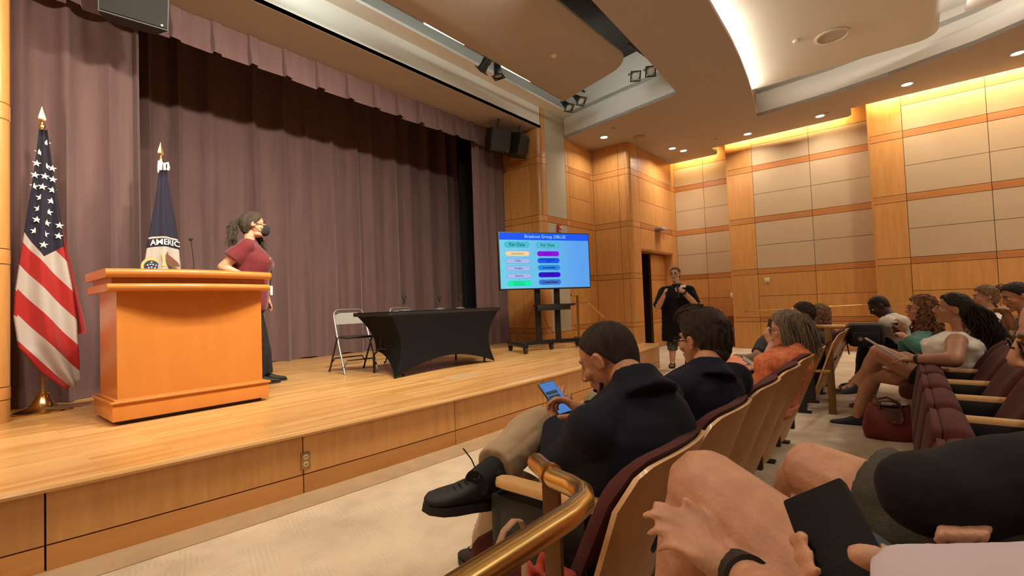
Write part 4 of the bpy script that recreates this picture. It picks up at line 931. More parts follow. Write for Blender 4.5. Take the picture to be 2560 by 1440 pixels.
def seat(x, y, label, up=True, aoff=.36, soff=.42, group='maroon and plywood auditorium seats', arm_end=False, rz=0):
    t = thing('auditorium_seat', label, 'seat', (x, y, 0), group, rz)
    # y is where the top of the back comes
    for nm, off in (('back_shell', (0, .28, 0)), ('back_cushion', (0, .28, 0))):
        o = link(nm, SEAT_MESH[nm], None, t); o.location = off
    c = link('seat_cushion', SEAT_MESH['seat_up' if up else 'seat_down'], None, t)
    if up: c.location = (0, .50, .275); c.rotation_euler = (math.radians(10), 0, 0)
    else: c.location = (0, .22, .40); c.rotation_euler = (math.radians(4), 0, 0)
    for sx in ((-1, 1) if arm_end else (-1,)):
        o = link('standard', SEAT_MESH['standard'], None, t); o.location = (sx * PITCH / 2, soff, 0)
        a = link('armrest', SEAT_MESH['armrest'], None, t); a.location = (sx * PITCH / 2, aoff, 0)
    return t
names1 = ['first front row seat, under the man in the navy blazer', 'second front row seat, under the person in the navy shirt', 'third front row seat, empty, between the navy shirt and the orange blouse',
    'fourth front row seat, empty, behind the orange blouse', 'fifth front row seat, under the grey-haired person in orange', 'sixth front row seat, the last before the brass guard rail']
for k in range(6):
    t_ = seat(1.29 + PITCH * k, .455, names1[k] , up=k in (2, 3, 5), arm_end=k == 5)
    if k == 0:
        for c in t_.children:
            if c.name.startswith('armrest'): c.location = (-.19, .30, .055)
            if c.name.startswith('standard'): c.location = (-.19, .37, .03)
for k, nm in enumerate(('front row seat beyond the brass guard rail, under the dark-haired person', 'front row seat beyond the brass guard rail, under the curly-haired person', 'front row seat beyond the brass guard rail, farthest of three')):
    seat(5.85 + PITCH * k, .455, nm, up=k == 2, arm_end=k == 2)
R2 = -.58
nm2 = {0: 'second row seat under the person with bare knees in the foreground', 1: 'second row seat under the bearded man', 2: 'folded second row seat nearest the bearded man', 3: 'folded second row seat, second beyond the bearded man', 4: 'folded second row seat, third beyond the bearded man',
       5: 'folded second row seat, fourth beyond the bearded man', 6: 'folded second row seat, fifth beyond the bearded man', 7: 'folded second row seat right beside the woman in white', 8: 'second row seat under the woman in the white top', 9: 'folded second row seat between the woman in white and the curly-haired woman',
       10: 'second row seat under the curly-haired woman in teal', 11: 'folded second row seat beyond the curly-haired woman', 12: 'second row seat under the man in the white shirt'}
for k in range(13):
    seat(.42 + PITCH * k, R2, nm2[k], up=k not in (0, 1, 8, 10, 12), arm_end=k == 12, aoff=.27, soff=.30)
for k, nm in enumerate(('third row seat under the person looking at a phone', 'third row seat between the two people at the far right', 'third row seat under the person with the light brown topknot')):
    seat(5.9 + PITCH * k, -1.35, nm, up=k == 1, arm_end=k == 2, aoff=.27, soff=.30)

# ------------------------------------------------------------------ brass guard rails
g1 = thing('guard_rail', 'thick brass guard rail bending round in the foreground', 'railing', (0, 0, 0))
ra = ATZ(1340, 1166, .85); rb = ATZ(1498, 1238, .85)
yr = .44
path = [(-.9, yr + .02, .85), (.2, yr + .01, .85), (.66, yr, .85), (.72, yr + .006, .85), (.757, yr + .03, .85), (.775, yr + .066, .85), (.786, yr + .11, .85), (.845, .64, .85)]
add('rail', MB().tube(path, .0205, 16).ell((.845, .64, .85), .0205), M_brass, g1)
pc = Vector((.799, .57, 0))
add('collar', MB().tube([pc + Vector((-.004, -.006, .85)), pc + Vector((.004, .006, .85))], .0245, 16), M_brass, g1)
add('post', MB().box((pc.x - .006, pc.y - .02, 0), (pc.x + .006, pc.y + .02, .835), .002), mat('dark_bronze', (.16, .09, .035), .4, metal=.8), g1)
add('lower_rail', MB().tube([(-.9, yr + .02, .42), (.74, yr + .02, .42), (.775, yr + .05, .42), (.82, .60, .42)], .015, 12), M_brass, g1)
add('post', MB().box((-.3, yr - .006, 0), (-.26, yr + .034, .835), .002), mat('dark_bronze', (.16, .09, .035), .4), g1)
g2 = thing('guard_rail', 'brass guard rail with flat post at the far end of the front row', 'railing', (0, 0, 0))
gx, gy = 5.62, .585
t0 = ATX(2020, 833, 5.55); 
add('rail', MB().tube([(4.75, .86, .86), (5.50, .80, .86), (5.58, .77, .86), (5.615, .72, .86), (5.62, .585, .86), (5.62, .44, .86)], .02, 12), M_brass, g2)
add('lower_rail', MB().tube([(4.85, .86, .42), (5.50, .80, .42), (5.60, .74, .42), (5.62, .585, .42)], .018, 12), M_brass, g2)
add('post', MB().box((gx - .012, gy - .032, 0), (gx + .012, gy + .032, .845), .003), mat('dark_bronze2', (.22, .13, .05), .4, metal=.8), g2)
# ------------------------------------------------------------------ people: a body is one remeshed surface; clothes, hair, shoes are its parts
def DEP(p): return Vector(v2w(0, 0, 1)).dot(Vector(p) - C0)
def K(px, py, par, L_, far=True):
    """joint that shows at this photo point, one bone length from its parent"""
    r = RAY(px, py).normalized(); o = C0 - Vector(par); b = r.dot(o); c = o.dot(o) - L_ * L_; d = b * b - c
    if d < 0: return C0 + r * (-b)
    return C0 + r * (-b + (math.sqrt(d) if far else -math.sqrt(d)))
def frame(f, u):
    y = Vector(f).normalized(); x = y.cross(Vector(u)).normalized(); z = x.cross(y)
    return Matrix(((x.x, y.x, z.x), (x.y, y.y, z.y), (x.z, y.z, z.z)))
def m4(R3, c, s=1.0):
    m = (R3 * s).to_4x4(); m.translation = Vector(c); return m
def merge(a, b, m=None):
    me = bpy.data.meshes.new('t'); 
    if m is not None: b.xf(m)
    b.bm.to_mesh(me); b.bm.free(); a.bm.from_mesh(me); bpy.data.meshes.remove(me)
def wrinkle(amp, fr, seed=0, ani=(1, 1, 1)):
    rs = np.random.RandomState(seed); D = rs.randn(7, 3) * np.array(ani); D /= np.linalg.norm(D, axis=1)[:, None]; Fq = fr * rs.uniform(.6, 1.7, 7); ph = rs.uniform(0, 6, 7)
    def f(co, nr):
        w_ = np.zeros(len(co)); base = np.sin(co @ (D[5] * fr * .5) + ph[5])
        for i in range(5): w_ += np.abs(np.sin(co @ (D[i] * Fq[i]) + ph[i] + 1.5 * base)) - .6
        return amp * w_ / 2.2
    return f
def head_mb(s=1, jaw=1, nose=1, fat=0):
    h = MB(); h.ell((0, -.012, .030), (.076, .096, .088), sub=3); h.ell((0, .020, -.02), (.060 + fat * .4, .068, .080), sub=3)
    h.ell((0, .028, -.068), ((.047 + fat) * jaw, .054, .040)); h.ell((0, .068, -.095), (.021 * jaw, .018, .019))
    for sx in (-1, 1):
        h.ell((sx * .038, .060, -.022), (.024 + fat * .5, .024, .022)); h.caps((sx * .012, .083, .026), (sx * .042, .073, .028), .0095, .008, 8)
        ear = Matrix.Rotation(math.radians(-14), 3, 'X') @ Matrix.Rotation(sx * math.radians(22), 3, 'Z')
        h.ell((sx * .079, -.008, -.004), (.006, .020, .031), rot=ear)
        h.tube([Vector((sx * .079, -.008, -.004)) + ear @ Vector((sx * .006, .017 * math.cos(a), .028 * math.sin(a))) for a in (-1.0, -.2, .5, 1.1, 1.8, 2.5, 3.2, 3.9, 4.5)], .0048, 6)
        h.ell((sx * .012, .098, -.030), (.009, .010, .008))
    h.caps((0, .088, .020), (0, .106 * (1 + .04 * nose), -.020), .0085, .0125, 8); h.ell((0, .108, -.026), .0115)
    h.caps((-.016, .083, -.052), (.016, .083, -.052), .0085, .0085, 8); h.caps((-.014, .080, -.063), (.014, .080, -.063), .009, .009, 8)
    if fat: h.ell((0, .03, -.085), (.055 + fat, .05, .035))
    return h
def hand_mb(side, curl=(25, 30, 35, 40), thumb=(.75, .62, -.25), spread=1.0, s=1.0, tcurl=15):
    """wrist at origin, fingers along +y, back of the hand +z; side -1 right hand, +1 left hand: thumb on side*x"""
    h = MB(); sx = side
    h.ell((0, .045, 0), (.040, .052, .0155), sub=2); h.caps((0, -.01, 0), (0, .03, 0), .026, .028, 10); h.caps((sx * .024, .018, -.006), (sx * .030, .07, -.002), .016, .013, 8); h.caps((-sx * .022, .02, -.004), (-sx * .027, .075, 0), .015, .012, 8)
    for k, (bx, ln, r) in enumerate(((.031, .074, .0092), (.0105, .083, .0095), (-.0105, .076, .009), (-.030, .060, .008))):
        p = Vector((sx * bx, .088 - abs(bx - .01) * .28, 0)); a = math.radians(curl[k] * .55); d0 = Vector((sx * bx * .9 * spread, 1, 0)).normalized()
        h.caps(p - Vector((0, .03, 0)), p, r * 1.1, r * 1.05, 8)
        for seg, f in enumerate((.45, .31, .24)):
            dd = Vector((d0.x * math.cos(a), d0.y * math.cos(a), -math.sin(a))); q = p + dd * ln * f
            h.caps(p, q, r * (1 - .06 * seg), r * (.94 - .07 * seg), 8); p = q; a += math.radians(curl[k])
    t = Vector((sx * thumb[0], thumb[1], thumb[2])).normalized(); p = Vector((sx * .022, .018, -.006)); ax = Vector((0, 0, 1))
    for ln, r0, r1 in ((.040, .0155, .0125), (.034, .0122, .011), (.028, .0112, .0092)):
        q = p + t * ln; h.caps(p, q, r0, r1, 8); p = q; t = (Quaternion(Vector((0, 0, 1)), sx * math.radians(tcurl)) @ t).normalized()
    h.xf(Matrix.Scale(s, 4)); return h
def skin_mat(name, c, c2=None):
    return mat('skin_' + name, tuple(v * .90 for v in c), .50, spec=.4, sss=.06, col2=c2 or tuple(v * 1.15 for v in c), vscale=22, bump=.16, bscale=140)
SK = {'light': skin_mat('light', (.56, .30, .19)), 'tan': skin_mat('tan', (.44, .215, .12)), 'olive': skin_mat('olive', (.40, .20, .115)), 'dark': skin_mat('dark', (.055, .027, .018)), 'pink': skin_mat('pink', (.56, .30, .185)), 'brown': skin_mat('brown', (.30, .14, .08))}
def loft_torso(mb, pel, nk, latP, latS, g=(1, 1), e=0, t0=-.14, t1=1.0, belly=0, bust=0, bend=0, k=1.0, extra=None):
    pel, nk = Vector(pel), Vector(nk); sp = nk - pel
    prof = [(-.16, .10, .08, 0), (-.10, .145, .11, 0), (0, .168, .122, 0), (.14, .162, .118, .0), (.30, .148, .110, .005), (.50, .155, .115, .008), (.68, .168, .120, .006), (.80, .172, .112, 0), (.89, .150, .092, -.004), (.95, .095, .072, -.004), (1.0, .050, .050, 0)]
    if extra: prof = extra
    def at(t):
        for (ta, aa, ba, ca), (tb_, ab, bb_, cb_) in zip(prof, prof[1:]):
            if ta <= t <= tb_:
                f = (t - ta) / (tb_ - ta); return lerp(aa, ab, f), lerp(ba, bb_, f), lerp(ca, cb_, f)
        return prof[0][1:] if t < prof[0][0] else prof[-1][1:]
    rings = []; N_ = 26
    for i in range(15):
        t = lerp(t0, t1, i / 14); a, b, c = at(t); lat = lerp(Vector(latP), Vector(latS), max(0, min(1, t))).normalized(); fw = sp.normalized().cross(lat).normalized()
        bz = belly * math.exp(-((t - .26) / .24) ** 2) + bust * math.exp(-((t - .66) / .13) ** 2)
        ctr_ = pel + sp * t + fw * (c + bz * .6 + bend * math.sin(PI * max(0, min(1, t))) * -1)
        a = a * g[0] * k + e; b = b * g[1] * k + e + bz * .5
        rings.append([ctr_ + lat * a * math.copysign(abs(math.cos(q)) ** .82, math.cos(q)) + fw * b * math.copysign(abs(math.sin(q)) ** .9, math.sin(q)) for q in [2 * PI * m / N_ for m in range(N_)]])
    mb.loft(rings)
def limb(mb, pts, rs, e=0, upto=None, flare=0, seg=14, start_round=True):
    """pts joints, rs radii at joints; upto: how far along (in bones) the garment reaches"""
    n = len(pts) - 1; upto = n if upto is None else upto
    for i in range(n):
        if upto <= i: break
        f = min(1, upto - i); p, q = Vector(pts[i]), Vector(pts[i + 1]); r0, r1 = rs[i][0] + e, rs[i][1] + e
        q2 = lerp(p, q, f); r2 = lerp(r0, r1, f) + (flare if f < 1 or i == n - 1 and e else 0)
        last = (i + 1 >= upto)
        mid = lerp(p, q2, .35); rm_ = lerp(r0, r2, .35) * rs[i][2]
        mb.tube([p, lerp(p, q2, .15), mid, lerp(p, q2, .7), q2], [r0, lerp(r0, rm_, .6), rm_, lerp(rm_, r2, .6), r2], seg)
        mb.ell(p, r0, sub=2)
        if not last or not e: mb.ell(q2, r2, sub=2)
def shoe(par, ank, toe_dir, up, m, msole, s=1.0, name='shoe', laces=False, sandal=False):
    R_ = frame(toe_dir, up); mb = MB(); prof = [(-.072, .020, -.075, -.02), (-.066, .030, -.082, .02), (-.035, .036, -.082, .035), (.0, .038, -.082, .032), (.04, .040, -.082, -.005), (.09, .044, -.080, -.030), (.14, .045, -.079, -.044), (.175, .036, -.078, -.052), (.192, .018, -.076, -.060)]
    rings = []
    for y, w_, z0, z1 in prof:
        zc, hz = (z0 + z1) / 2, (z1 - z0) / 2
        rings.append([(w_ * math.copysign(abs(math.cos(a)) ** .7, math.cos(a)), y, zc + hz * math.copysign(abs(math.sin(a)) ** .75, math.sin(a))) for a in [2 * PI * k / 16 for k in range(16)]])
    mb.loft(rings); mb.xf(m4(R_, ank, s)); o = add(name, mb, m, par, ang=60)
    so = MB(); out = [(-.03, -.074), (.03, -.074), (.041, -.03), (.043, .04), (.05, .10), (.048, .145), (.03, .185), (0, .20), (-.03, .185), (-.048, .145), (-.05, .10), (-.043, .04), (-.041, -.03)]
    so.prism(out, -.100, -.074); so.xf(m4(R_, ank, s)); add('sole', so, msole, o, ang=40)
    if laces:
        lm = MB()
        for k in range(5): y = .045 + .018 * k; lm.tube([(-.022, y, -.012 - .009 * k), (0, y + .006, .000 - .0095 * k), (.022, y, -.012 - .009 * k)], .0025, 5)
        lm.tube([(0, .03, .01), (-.03, .035, .03), (-.05, .05, .02), (-.03, .055, .005), (0, .03, .012), (.02, .05, .05), (.015, .09, .09)], .0022, 5); lm.xf(m4(R_, ank, s)); add('laces', lm, m, o)
    return o
def sandal(par, ank, toe_dir, up, m, s=1.0):
    R_ = frame(toe_dir, up); so = MB(); out = [(-.034, -.07), (.034, -.07), (.04, .04), (.047, .11), (.04, .16), (.02, .185), (-.02, .185), (-.04, .16), (-.047, .11), (-.04, .04)]
    so.prism(out, -.100, -.072)
    for y in (.065, .115): so.tube([(-.046, y, -.08), (-.036, y, -.045), (0, y, -.032), (.036, y, -.045), (.046, y, -.08)], .006, 8, flat=2.2)
    so.tube([(-.036, -.01, -.08), (-.034, .0, -.02), (0, .03, .012), (.034, .0, -.02), (.036, -.01, -.08)], .006, 8, flat=1.8)
    so.xf(m4(R_, ank, s)); return add('sandal', so, m, par, ang=50)
def hair_mesh(R_, c, s, line, thick, seed=0, rough=.004, fr=26, grow=None, sub=5, lift=(0, 0, 0)):
    """scalp of hair: line maps angle from the front to the lowest height of the hair"""
    mb = MB(); bmesh.ops.create_icosphere(mb.bm, subdivisions=sub, radius=1); cx = Vector((0, -.012, .030)) + Vector(lift)
    for v in mb.bm.verts:
        d = v.co.normalized(); az = math.atan2(abs(d.x), d.y)
        ks = sorted(line)
        for (a0, z0), (a1, z1) in zip(ks, ks[1:]):
            if a0 <= az <= a1: zl = lerp(z0, z1, (az - a0) / (a1 - a0)); break
        else: zl = ks[-1][1] if az > ks[-1][0] else ks[0][1]
        f = max(0, min(1, (d.z - zl) / .10 + .5)); f = f * f * (3 - 2 * f)
        base = Vector((d.x * .076, d.y * (.096 if d.z > 0 else .096 - .012 * d.z * d.z), d.z * (.088 if d.z > 0 or d.y > .2 else .088 + .052 * min(1, (.2 - d.y) * 2)))); t = thick * (grow(d, az) if grow else 1)
        n = noise.noise(Vector((d.x * fr, d.y * fr * .25, d.z * fr * .25)) + Vector((seed, 0, 0))) + .5 * noise.noise(Vector((az * fr * .8, d.z * 3, seed * 3.1)))
        base = base * (1 + (t + rough * n * 1.6) * f / .09 - .16 * (1 - f))
        v.co = base + cx
    mb.xf(m4(R_, c, s)); return mb
LINE_M = [(0, .60), (.55, .55), (.85, .30), (1.15, .05), (1.3, -.30), (1.55, -.22), (1.75, -.30), (2.2, -.68), (PI, -.80)]
LINE_W = [(0, .58), (.5, .50), (.8, .28), (1.1, .02), (1.35, -.25), (1.6, -.35), (2.0, -.7), (PI, -.8)]
def strands(mb, n, start, mid, end, spread0, spread1, r, seed=0, wave=0, wf=3, seg=5, taper=.3):
    rnd = random.Random(seed)
    for i in range(n):
        a = Vector((rnd.gauss(0, 1), rnd.gauss(0, 1), rnd.gauss(0, .6))); a = a / max(1, a.length / 1.6); b = a * .7 + Vector((rnd.gauss(0, .5), rnd.gauss(0, .5), rnd.gauss(0, .5)))
        p0 = Vector(start) + a * spread0; p1 = Vector(mid) + lerp(a, b, .5) * (spread0 + spread1) / 2; p2 = Vector(end) + b * spread1; ph = rnd.uniform(0, 6); pts = []
        N_ = 12 if wave else 6
        for k in range(N_ + 1):
            t = k / N_; p = p0 * (1 - t) ** 2 + p1 * 2 * t * (1 - t) + p2 * t * t
            if wave: p += Vector((math.sin(t * wf * 2 * PI + ph), math.cos(t * wf * 2 * PI + ph * 1.3), math.sin(t * wf * PI + ph))) * wave * min(1, t * 3)
            pts.append(p)
        rr = [r * rnd.uniform(.8, 1.2) * (1 - (1 - taper) * (k / N_) ** 2) for k in range(N_ + 1)]; mb.tube(pts, rr, seg)
def hair_mat(name, c, c2, rough=.45): return mat('hair_' + name, c, rough, spec=.35, col2=c2, vscale=10, stretch=(6, 6, 1), bump=.8, bscale=90)
def glasses(par, R_, c, s, m, w_=.026):
    g = MB()
    for sx in (-1, 1):
        g.tube([(sx * .033 + w_ * 1.05 * math.cos(a) * (1 if abs(math.cos(a)) < .8 else .95), .100 - .006 * abs(math.cos(a)), .002 + .0185 * math.sin(a)) for a in [2 * PI * k / 14 for k in range(14)]], .0022, 6, closed=True)
        g.tube([(sx * .060, .094, .008), (sx * .074, .080, .008), (sx * .081, .02, .006), (sx * .081, -.012, -.002), (sx * .078, -.03, -.02)], .0024, 6)
    g.tube([(-.009, .104, .006), (0, .107, .008), (.009, .104, .006)], .002, 6); g.xf(m4(R_, c, s)); return add('glasses', g, m, par)
def eyes(par, R_, c, s, brow, iris=(.05, .03, .02)):
    for sx in (-1, 1):
        e = MB().ell((sx * .031, .0765, .003), (.0125, .0105, .0105)); e.xf(m4(R_, c, s)); o = add('eye', e, mat('eye_white', (.62, .56, .5), .25), par)
        i = MB().ell((sx * .031, .0862, .003), (.0052, .0025, .0055)); i.xf(m4(R_, c, s)); add('iris', i, mat('iris_dark', iris, .2), o)
        l = MB().tube([(sx * .018, .0845, .008), (sx * .026, .0885, .0122), (sx * .036, .0872, .0118), (sx * .044, .0795, .006)], .0019, 6); l.xf(m4(R_, c, s)); add('eyelid', l, mat('lid_shadow', (.20, .09, .06), .6), o)
        b = MB().tube([(sx * .014, .0925, .027), (sx * .028, .0915, .034), (sx * .044, .080, .030)], [.003, .0035, .0018], 6, flat=1.4); b.xf(m4(R_, c, s)); add('eyebrow', b, brow, par)
    lp = MB().caps((-.014, .0895, -.0545), (.014, .0895, -.0545), .0045, .0045, 8).caps((-.012, .0885, -.0605), (.012, .0885, -.0605), .005, .005, 8); lp.xf(m4(R_, c, s)); add('lips', lp, mat('lip_rose', (.34, .11, .09), .5), par)
V_UP = Vector((0, 0, 1))
ARM = ((.050, .042, 1.0), (.041, .027, 1.04)); LEG = ((.085, .058, 1.02), (.054, .036, 1.16))
def human(label, P, skin='light', k=1.0, g=(1, 1), belly=0, bust=0, head_s=1.0, face=(0, 1, 0), hup=(0, 0, 1), top=None, bottom=None, shoes=None, voxel=.008, armk=1.0, legk=1.0, hands=True,
          hcfg={}, brow=None, jaw=1, fat=0, bend=0, facebits=True, neckr=.054, group=None, cvox=None, latP=None, nohead=False, tprof=None, extra_body=None):
    """P: joints pel nk hd sL sR eL eR wL wR kL kR aL aR (world), hands given by direction and back vectors"""
    root = thing('person', label, 'person', (0, 0, 0), group)
    P = {a: Vector(b) for a, b in P.items()}; sk = SK[skin]
    latS = (P['sR'] - P['sL']).normalized(); 
    if latP is None:
        latP = latS.copy(); latP.z = 0
        if latP.length < .2: latP = Vector((1, 0, 0))
        latP.normalize()
    latP = Vector(latP); hl, hr = P.get('hL', P['pel'] - latP * .088 * k * g[0]), P.get('hR', P['pel'] + latP * .088 * k * g[0])
    arm = [tuple(v * armk if i < 2 else v for i, v in enumerate(a)) for a in ARM]; leg = [tuple(v * legk if i < 2 else v for i, v in enumerate(a)) for a in LEG]
    mb = MB(); loft_torso(mb, P['pel'], P['nk'], latP, latS, g, 0, belly=belly, bust=bust, bend=bend, k=k, extra=tprof)
    Rh = frame(face, hup)
    if not nohead:
        merge(mb, head_mb(jaw=jaw, fat=fat), m4(Rh, P['hd'], head_s)); nb = P['hd'] + Rh @ Vector((0, -.028, -.045)) * head_s
        mb.tube([P['nk'] - (nb - P['nk']) * .25, lerp(P['nk'], nb, .5), nb], [neckr * 1.08, neckr, neckr * .98], 14)
    armp = {}; 
    for s in 'LR':
        sh, el, wr = P['s' + s], P.get('e' + s), P.get('w' + s)
        mb.caps(lerp(P['nk'], sh, .35) - Vector((0, 0, .03)), sh, .05 * k, .053 * armk, 14)
        if el is not None:
            limb(mb, [sh, el, wr], arm)
            hd_, bk_ = hcfg.get('d' + s, wr - el), hcfg.get('b' + s, Vector((0, 0, 1)))
            if hands:
                y = Vector(hd_).normalized(); z = Vector(bk_); z = (z - y * z.dot(y)).normalized(); x = y.cross(z)
                R_ = Matrix(((x.x, y.x, z.x), (x.y, y.y, z.y), (x.z, y.z, z.z)))
                merge(mb, hand_mb(-1 if s == 'R' else 1, hcfg.get('c' + s, (25, 28, 32, 36)), hcfg.get('t' + s, (.75, .62, -.25)), s=hcfg.get('hs', 1.0), tcurl=hcfg.get('tc' + s, 12)), m4(R_, wr))
    for s, hp in (('L', hl), ('R', hr)):
        kn, an = P.get('k' + s), P.get('a' + s)
        if kn is None: continue
        limb(mb, [hp, kn, an], leg); mb.ell(kn, leg[0][1] * 1.03, sub=2)
        td = Vector(hcfg.get('f' + s, (0, 1, 0))).normalized(); fu = Vector(hcfg.get('u' + s, (0, 0, 1)))
        Rf = frame(td, fu); ft = MB(); rings = []
        for y, w_, z0, z1 in ((-.055, .020, -.066, -.01), (-.03, .030, -.070, .03), (.0, .032, -.070, .03), (.05, .034, -.070, -.012), (.10, .040, -.069, -.036), (.13, .036, -.068, -.050), (.15, .024, -.068, -.056)):
            zc, hz = (z0 + z1) / 2, (z1 - z0) / 2; rings.append([(w_ * math.cos(a), y, zc + hz * math.sin(a)) for a in [2 * PI * q / 12 for q in range(12)]])
        ft.loft(rings)
        for q, x in enumerate(() if not (shoes or {}).get('sandal') else (-.026, -.012, .001, .013, .025)): ft.ell((x * (1 if s == 'R' else -1), .165 - .007 * q, -.060), (.009 if q else .012, .016, .009), sub=1)
        merge(mb, ft, m4(Rf, an))
    if extra_body: extra_body(mb)
    body = rm('body', mb, voxel, sk, root, smooth=5 if voxel > .007 else 3)
    cvox = cvox or max(.009, voxel * 1.3)
    if top:
        t = MB(); e = top.get('e', .012); loft_torso(t, P['pel'], P['nk'], latP, latS, g, e, t0=top.get('t0', -.02), t1=top.get('t1', .975), belly=belly, bust=bust, bend=bend, k=k, extra=tprof)
        for s in 'LR':
            sh, el, wr = P['s' + s], P.get('e' + s), P.get('w' + s)
            if top.get('sleeve', .5) > 0:
                t.caps(lerp(P['nk'], sh, .30) - Vector((0, 0, .028)), sh, .046 * k + e, .053 * armk + e, 14)
                if el is not None: limb(t, [sh, el, wr], arm, e=e, upto=top['sleeve'], flare=top.get('flare', .004))
            else: t.caps(lerp(P['nk'], sh, .45) - Vector((0, 0, .02)), lerp(P['nk'], sh, .85), .040 * k + e, .048 * k + e, 12, ends=1)
        if top.get('sleeve', .5) > 0 and not nohead:
            ax = (P['hd'] - P['nk']).normalized() * .55 + V_UP * .45; t.tube([P['nk'] - ax * .06, P['nk'] - ax * .01, P['nk'] + ax * top.get('neck', .028)], [.105 * k, .080 * k, .066 * k], 18)
        if top.get('more'): top['more'](t)
        rm(top.get('name', 'shirt'), t, cvox, top['m'], root, smooth=2, disp=wrinkle(top.get('w', .004), top.get('fr', 26), top.get('seed', 1)))
    if bottom:
        b = MB(); e = bottom.get('e', .014); loft_torso(b, P['pel'], P['nk'], latP, latS, g, e * .8, t0=-.17, t1=bottom.get('t1', .12), belly=belly, bend=bend, k=k, extra=tprof)
        for s, hp in (('L', hl), ('R', hr)):
            if P.get('k' + s) is not None: limb(b, [hp, P['k' + s], P['a' + s]], leg, e=e, upto=bottom['leg'], flare=bottom.get('flare', .006))
        if bottom.get('more'): bottom['more'](b)
        rm(bottom.get('name', 'trousers'), b, cvox, bottom['m'], root, smooth=2, disp=wrinkle(bottom.get('w', .004), bottom.get('fr', 24), 5))
    if shoes:
        for s in 'LR':
            if P.get('a' + s) is None: continue
            td = Vector(hcfg.get('f' + s, (0, 1, 0))).normalized(); fu = Vector(hcfg.get('u' + s, (0, 0, 1)))
            if shoes.get('sandal'): sandal(root, P['a' + s], td, fu, shoes['m'])
            else: shoe(root, P['a' + s], td, fu, shoes['m'], shoes.get('sole', shoes['m']), laces=shoes.get('laces', False), s=shoes.get('s', 1.05))
            if shoes.get('sock'):
                sm_ = MB(); a_, k_ = P['a' + s], P['k' + s]; sm_.tube([lerp(a_, k_, -.12), lerp(a_, k_, .15), lerp(a_, k_, shoes.get('sockh', .3))], [.042 * legk, .041 * legk, .043 * legk], 14); add('sock', sm_, shoes['sock'], root)
    if facebits and not nohead: eyes(root, Rh, P['hd'], head_s, brow or mat('brow_dark', (.03, .018, .012), .8))
    return root, Rh, P
V = Vector
M_navy = mat('navy_wool', (.009, .011, .020), .9, bump=.15, bscale=400, sheen=.03, spec=.2); M_navy2 = mat('navy_jersey', (.010, .011, .022), .92, sheen=.02, spec=.2)
M_khaki = mat('khaki_twill', (.38, .265, .15), .85, bump=.08, bscale=400, sheen=.2); M_shoeb = mat('black_shoe', (.012, .012, .011), .7); M_shoes2 = mat('black_sole', (.02, .02, .018), .7)
M_sock = mat('black_sock', (.010, .010, .011), .95); M_wsole = mat('white_sole', (.62, .58, .52), .6)
H_black = hair_mat('black', (.008, .005, .004), (.022, .012, .008)); H_dkbr = hair_mat('dark_brown', (.014, .008, .006), (.05, .028, .018)); H_grbr = hair_mat('grey_brown', (.05, .035, .025), (.17, .14, .10))
H_grey = hair_mat('grey_streaked', (.10, .07, .045), (.34, .27, .18)); H_aub = hair_mat('auburn', (.11, .045, .018), (.32, .16, .07)); H_lbr = hair_mat('light_brown', (.20, .11, .05), (.36, .22, .11))
H_buzz = hair_mat('buzz', (.020, .014, .012), (.05, .035, .028), .8)
M_frame = mat('glasses_frame', (.012, .010, .010), .3)
def devwall(name, label, cat, c, ex_, ey_, w_, h, t, m, mscreen=None, sname='screen'):
    """flat slab held in the hand: c centre, ex_ across, ey_ along its length"""
    ex_, ey_ = V(ex_).normalized(), V(ey_).normalized(); ey_ = (ey_ - ex_ * ex_.dot(ey_)).normalized(); n = ex_.cross(ey_)
    R_ = Matrix(((ex_.x, ey_.x, n.x), (ex_.y, ey_.y, n.y), (ex_.z, ey_.z, n.z))).to_4x4(); R_.translation = c
    th_ = thing(name, label, cat, (0, 0, 0)); th_.matrix_world = R_
    add('case', MB().box((-w_ / 2, -h / 2, -t / 2), (w_ / 2, h / 2, t / 2), min(.004, t * .4)), m, th_)
    if mscreen: add(sname, MB().box((-w_ / 2 + .004, -h / 2 + .005, t / 2), (w_ / 2 - .004, h / 2 - .005, t / 2 + .0012)), mscreen, th_, smooth=False)
    return th_

# 1 --- woman at the lectern
PY = 5.42; q = lambda x, y, dy=0: ATY(x, y, PY + dy)
fd = V((.93, -.36, 0)); rt = V((-.36, -.93, 0))
nk = q(622, 606); pel = q(622, 762); hd = q(634, 563, -.01)
P = dict(pel=pel, nk=nk, hd=hd, sR=nk + rt * .185 + V((-.02, 0, -.065)), sL=nk - rt * .185 + V((0, 0, -.065)))
P['eR'] = K(556, 668, P['sR'], .31, far=False); P['wR'] = P['eR'] + V((.14, -.12, .0)); P['wR'].z = 1.60
P['eL'] = P['sL'] + V((.10, .02, -.30)); P['wL'] = P['eL'] + V((.10, .0, -.24))
fl_ = ATZ(672, 952, SH); P['aR'] = V((fl_.x - .18, 5.50, SH + .10)); P['aL'] = V((fl_.x - .05, 5.62, SH + .10)); P['kR'] = lerp(pel + rt * .1, P['aR'], .5) + fd * .03; P['kL'] = lerp(pel - rt * .1, P['aL'], .5) + fd * .03
pw, Rh, PP = human('woman in a dark red shirt and black face mask leaning on the lectern', P, 'pink', k=1.10, g=(1.12, 1.18), bust=.06, belly=.02, head_s=1.14, face=(.93, -.34, -.02), voxel=.009, armk=1.15, legk=1.15,
    top=dict(m=mat('dark_red_jersey', (.135, .014, .020), .9, sheen=.25), e=.022, sleeve=.62, flare=.025, t0=-.10, fr=14, w=.006), bottom=dict(m=mat('black_trousers', (.012, .011, .012), .9), leg=2, e=.015, flare=.01), shoes=dict(m=M_shoeb),
    hcfg=dict(fR=fd, fL=fd, dR=(.5, -.4, -.1), bR=(0, 0, 1)), fat=.006)
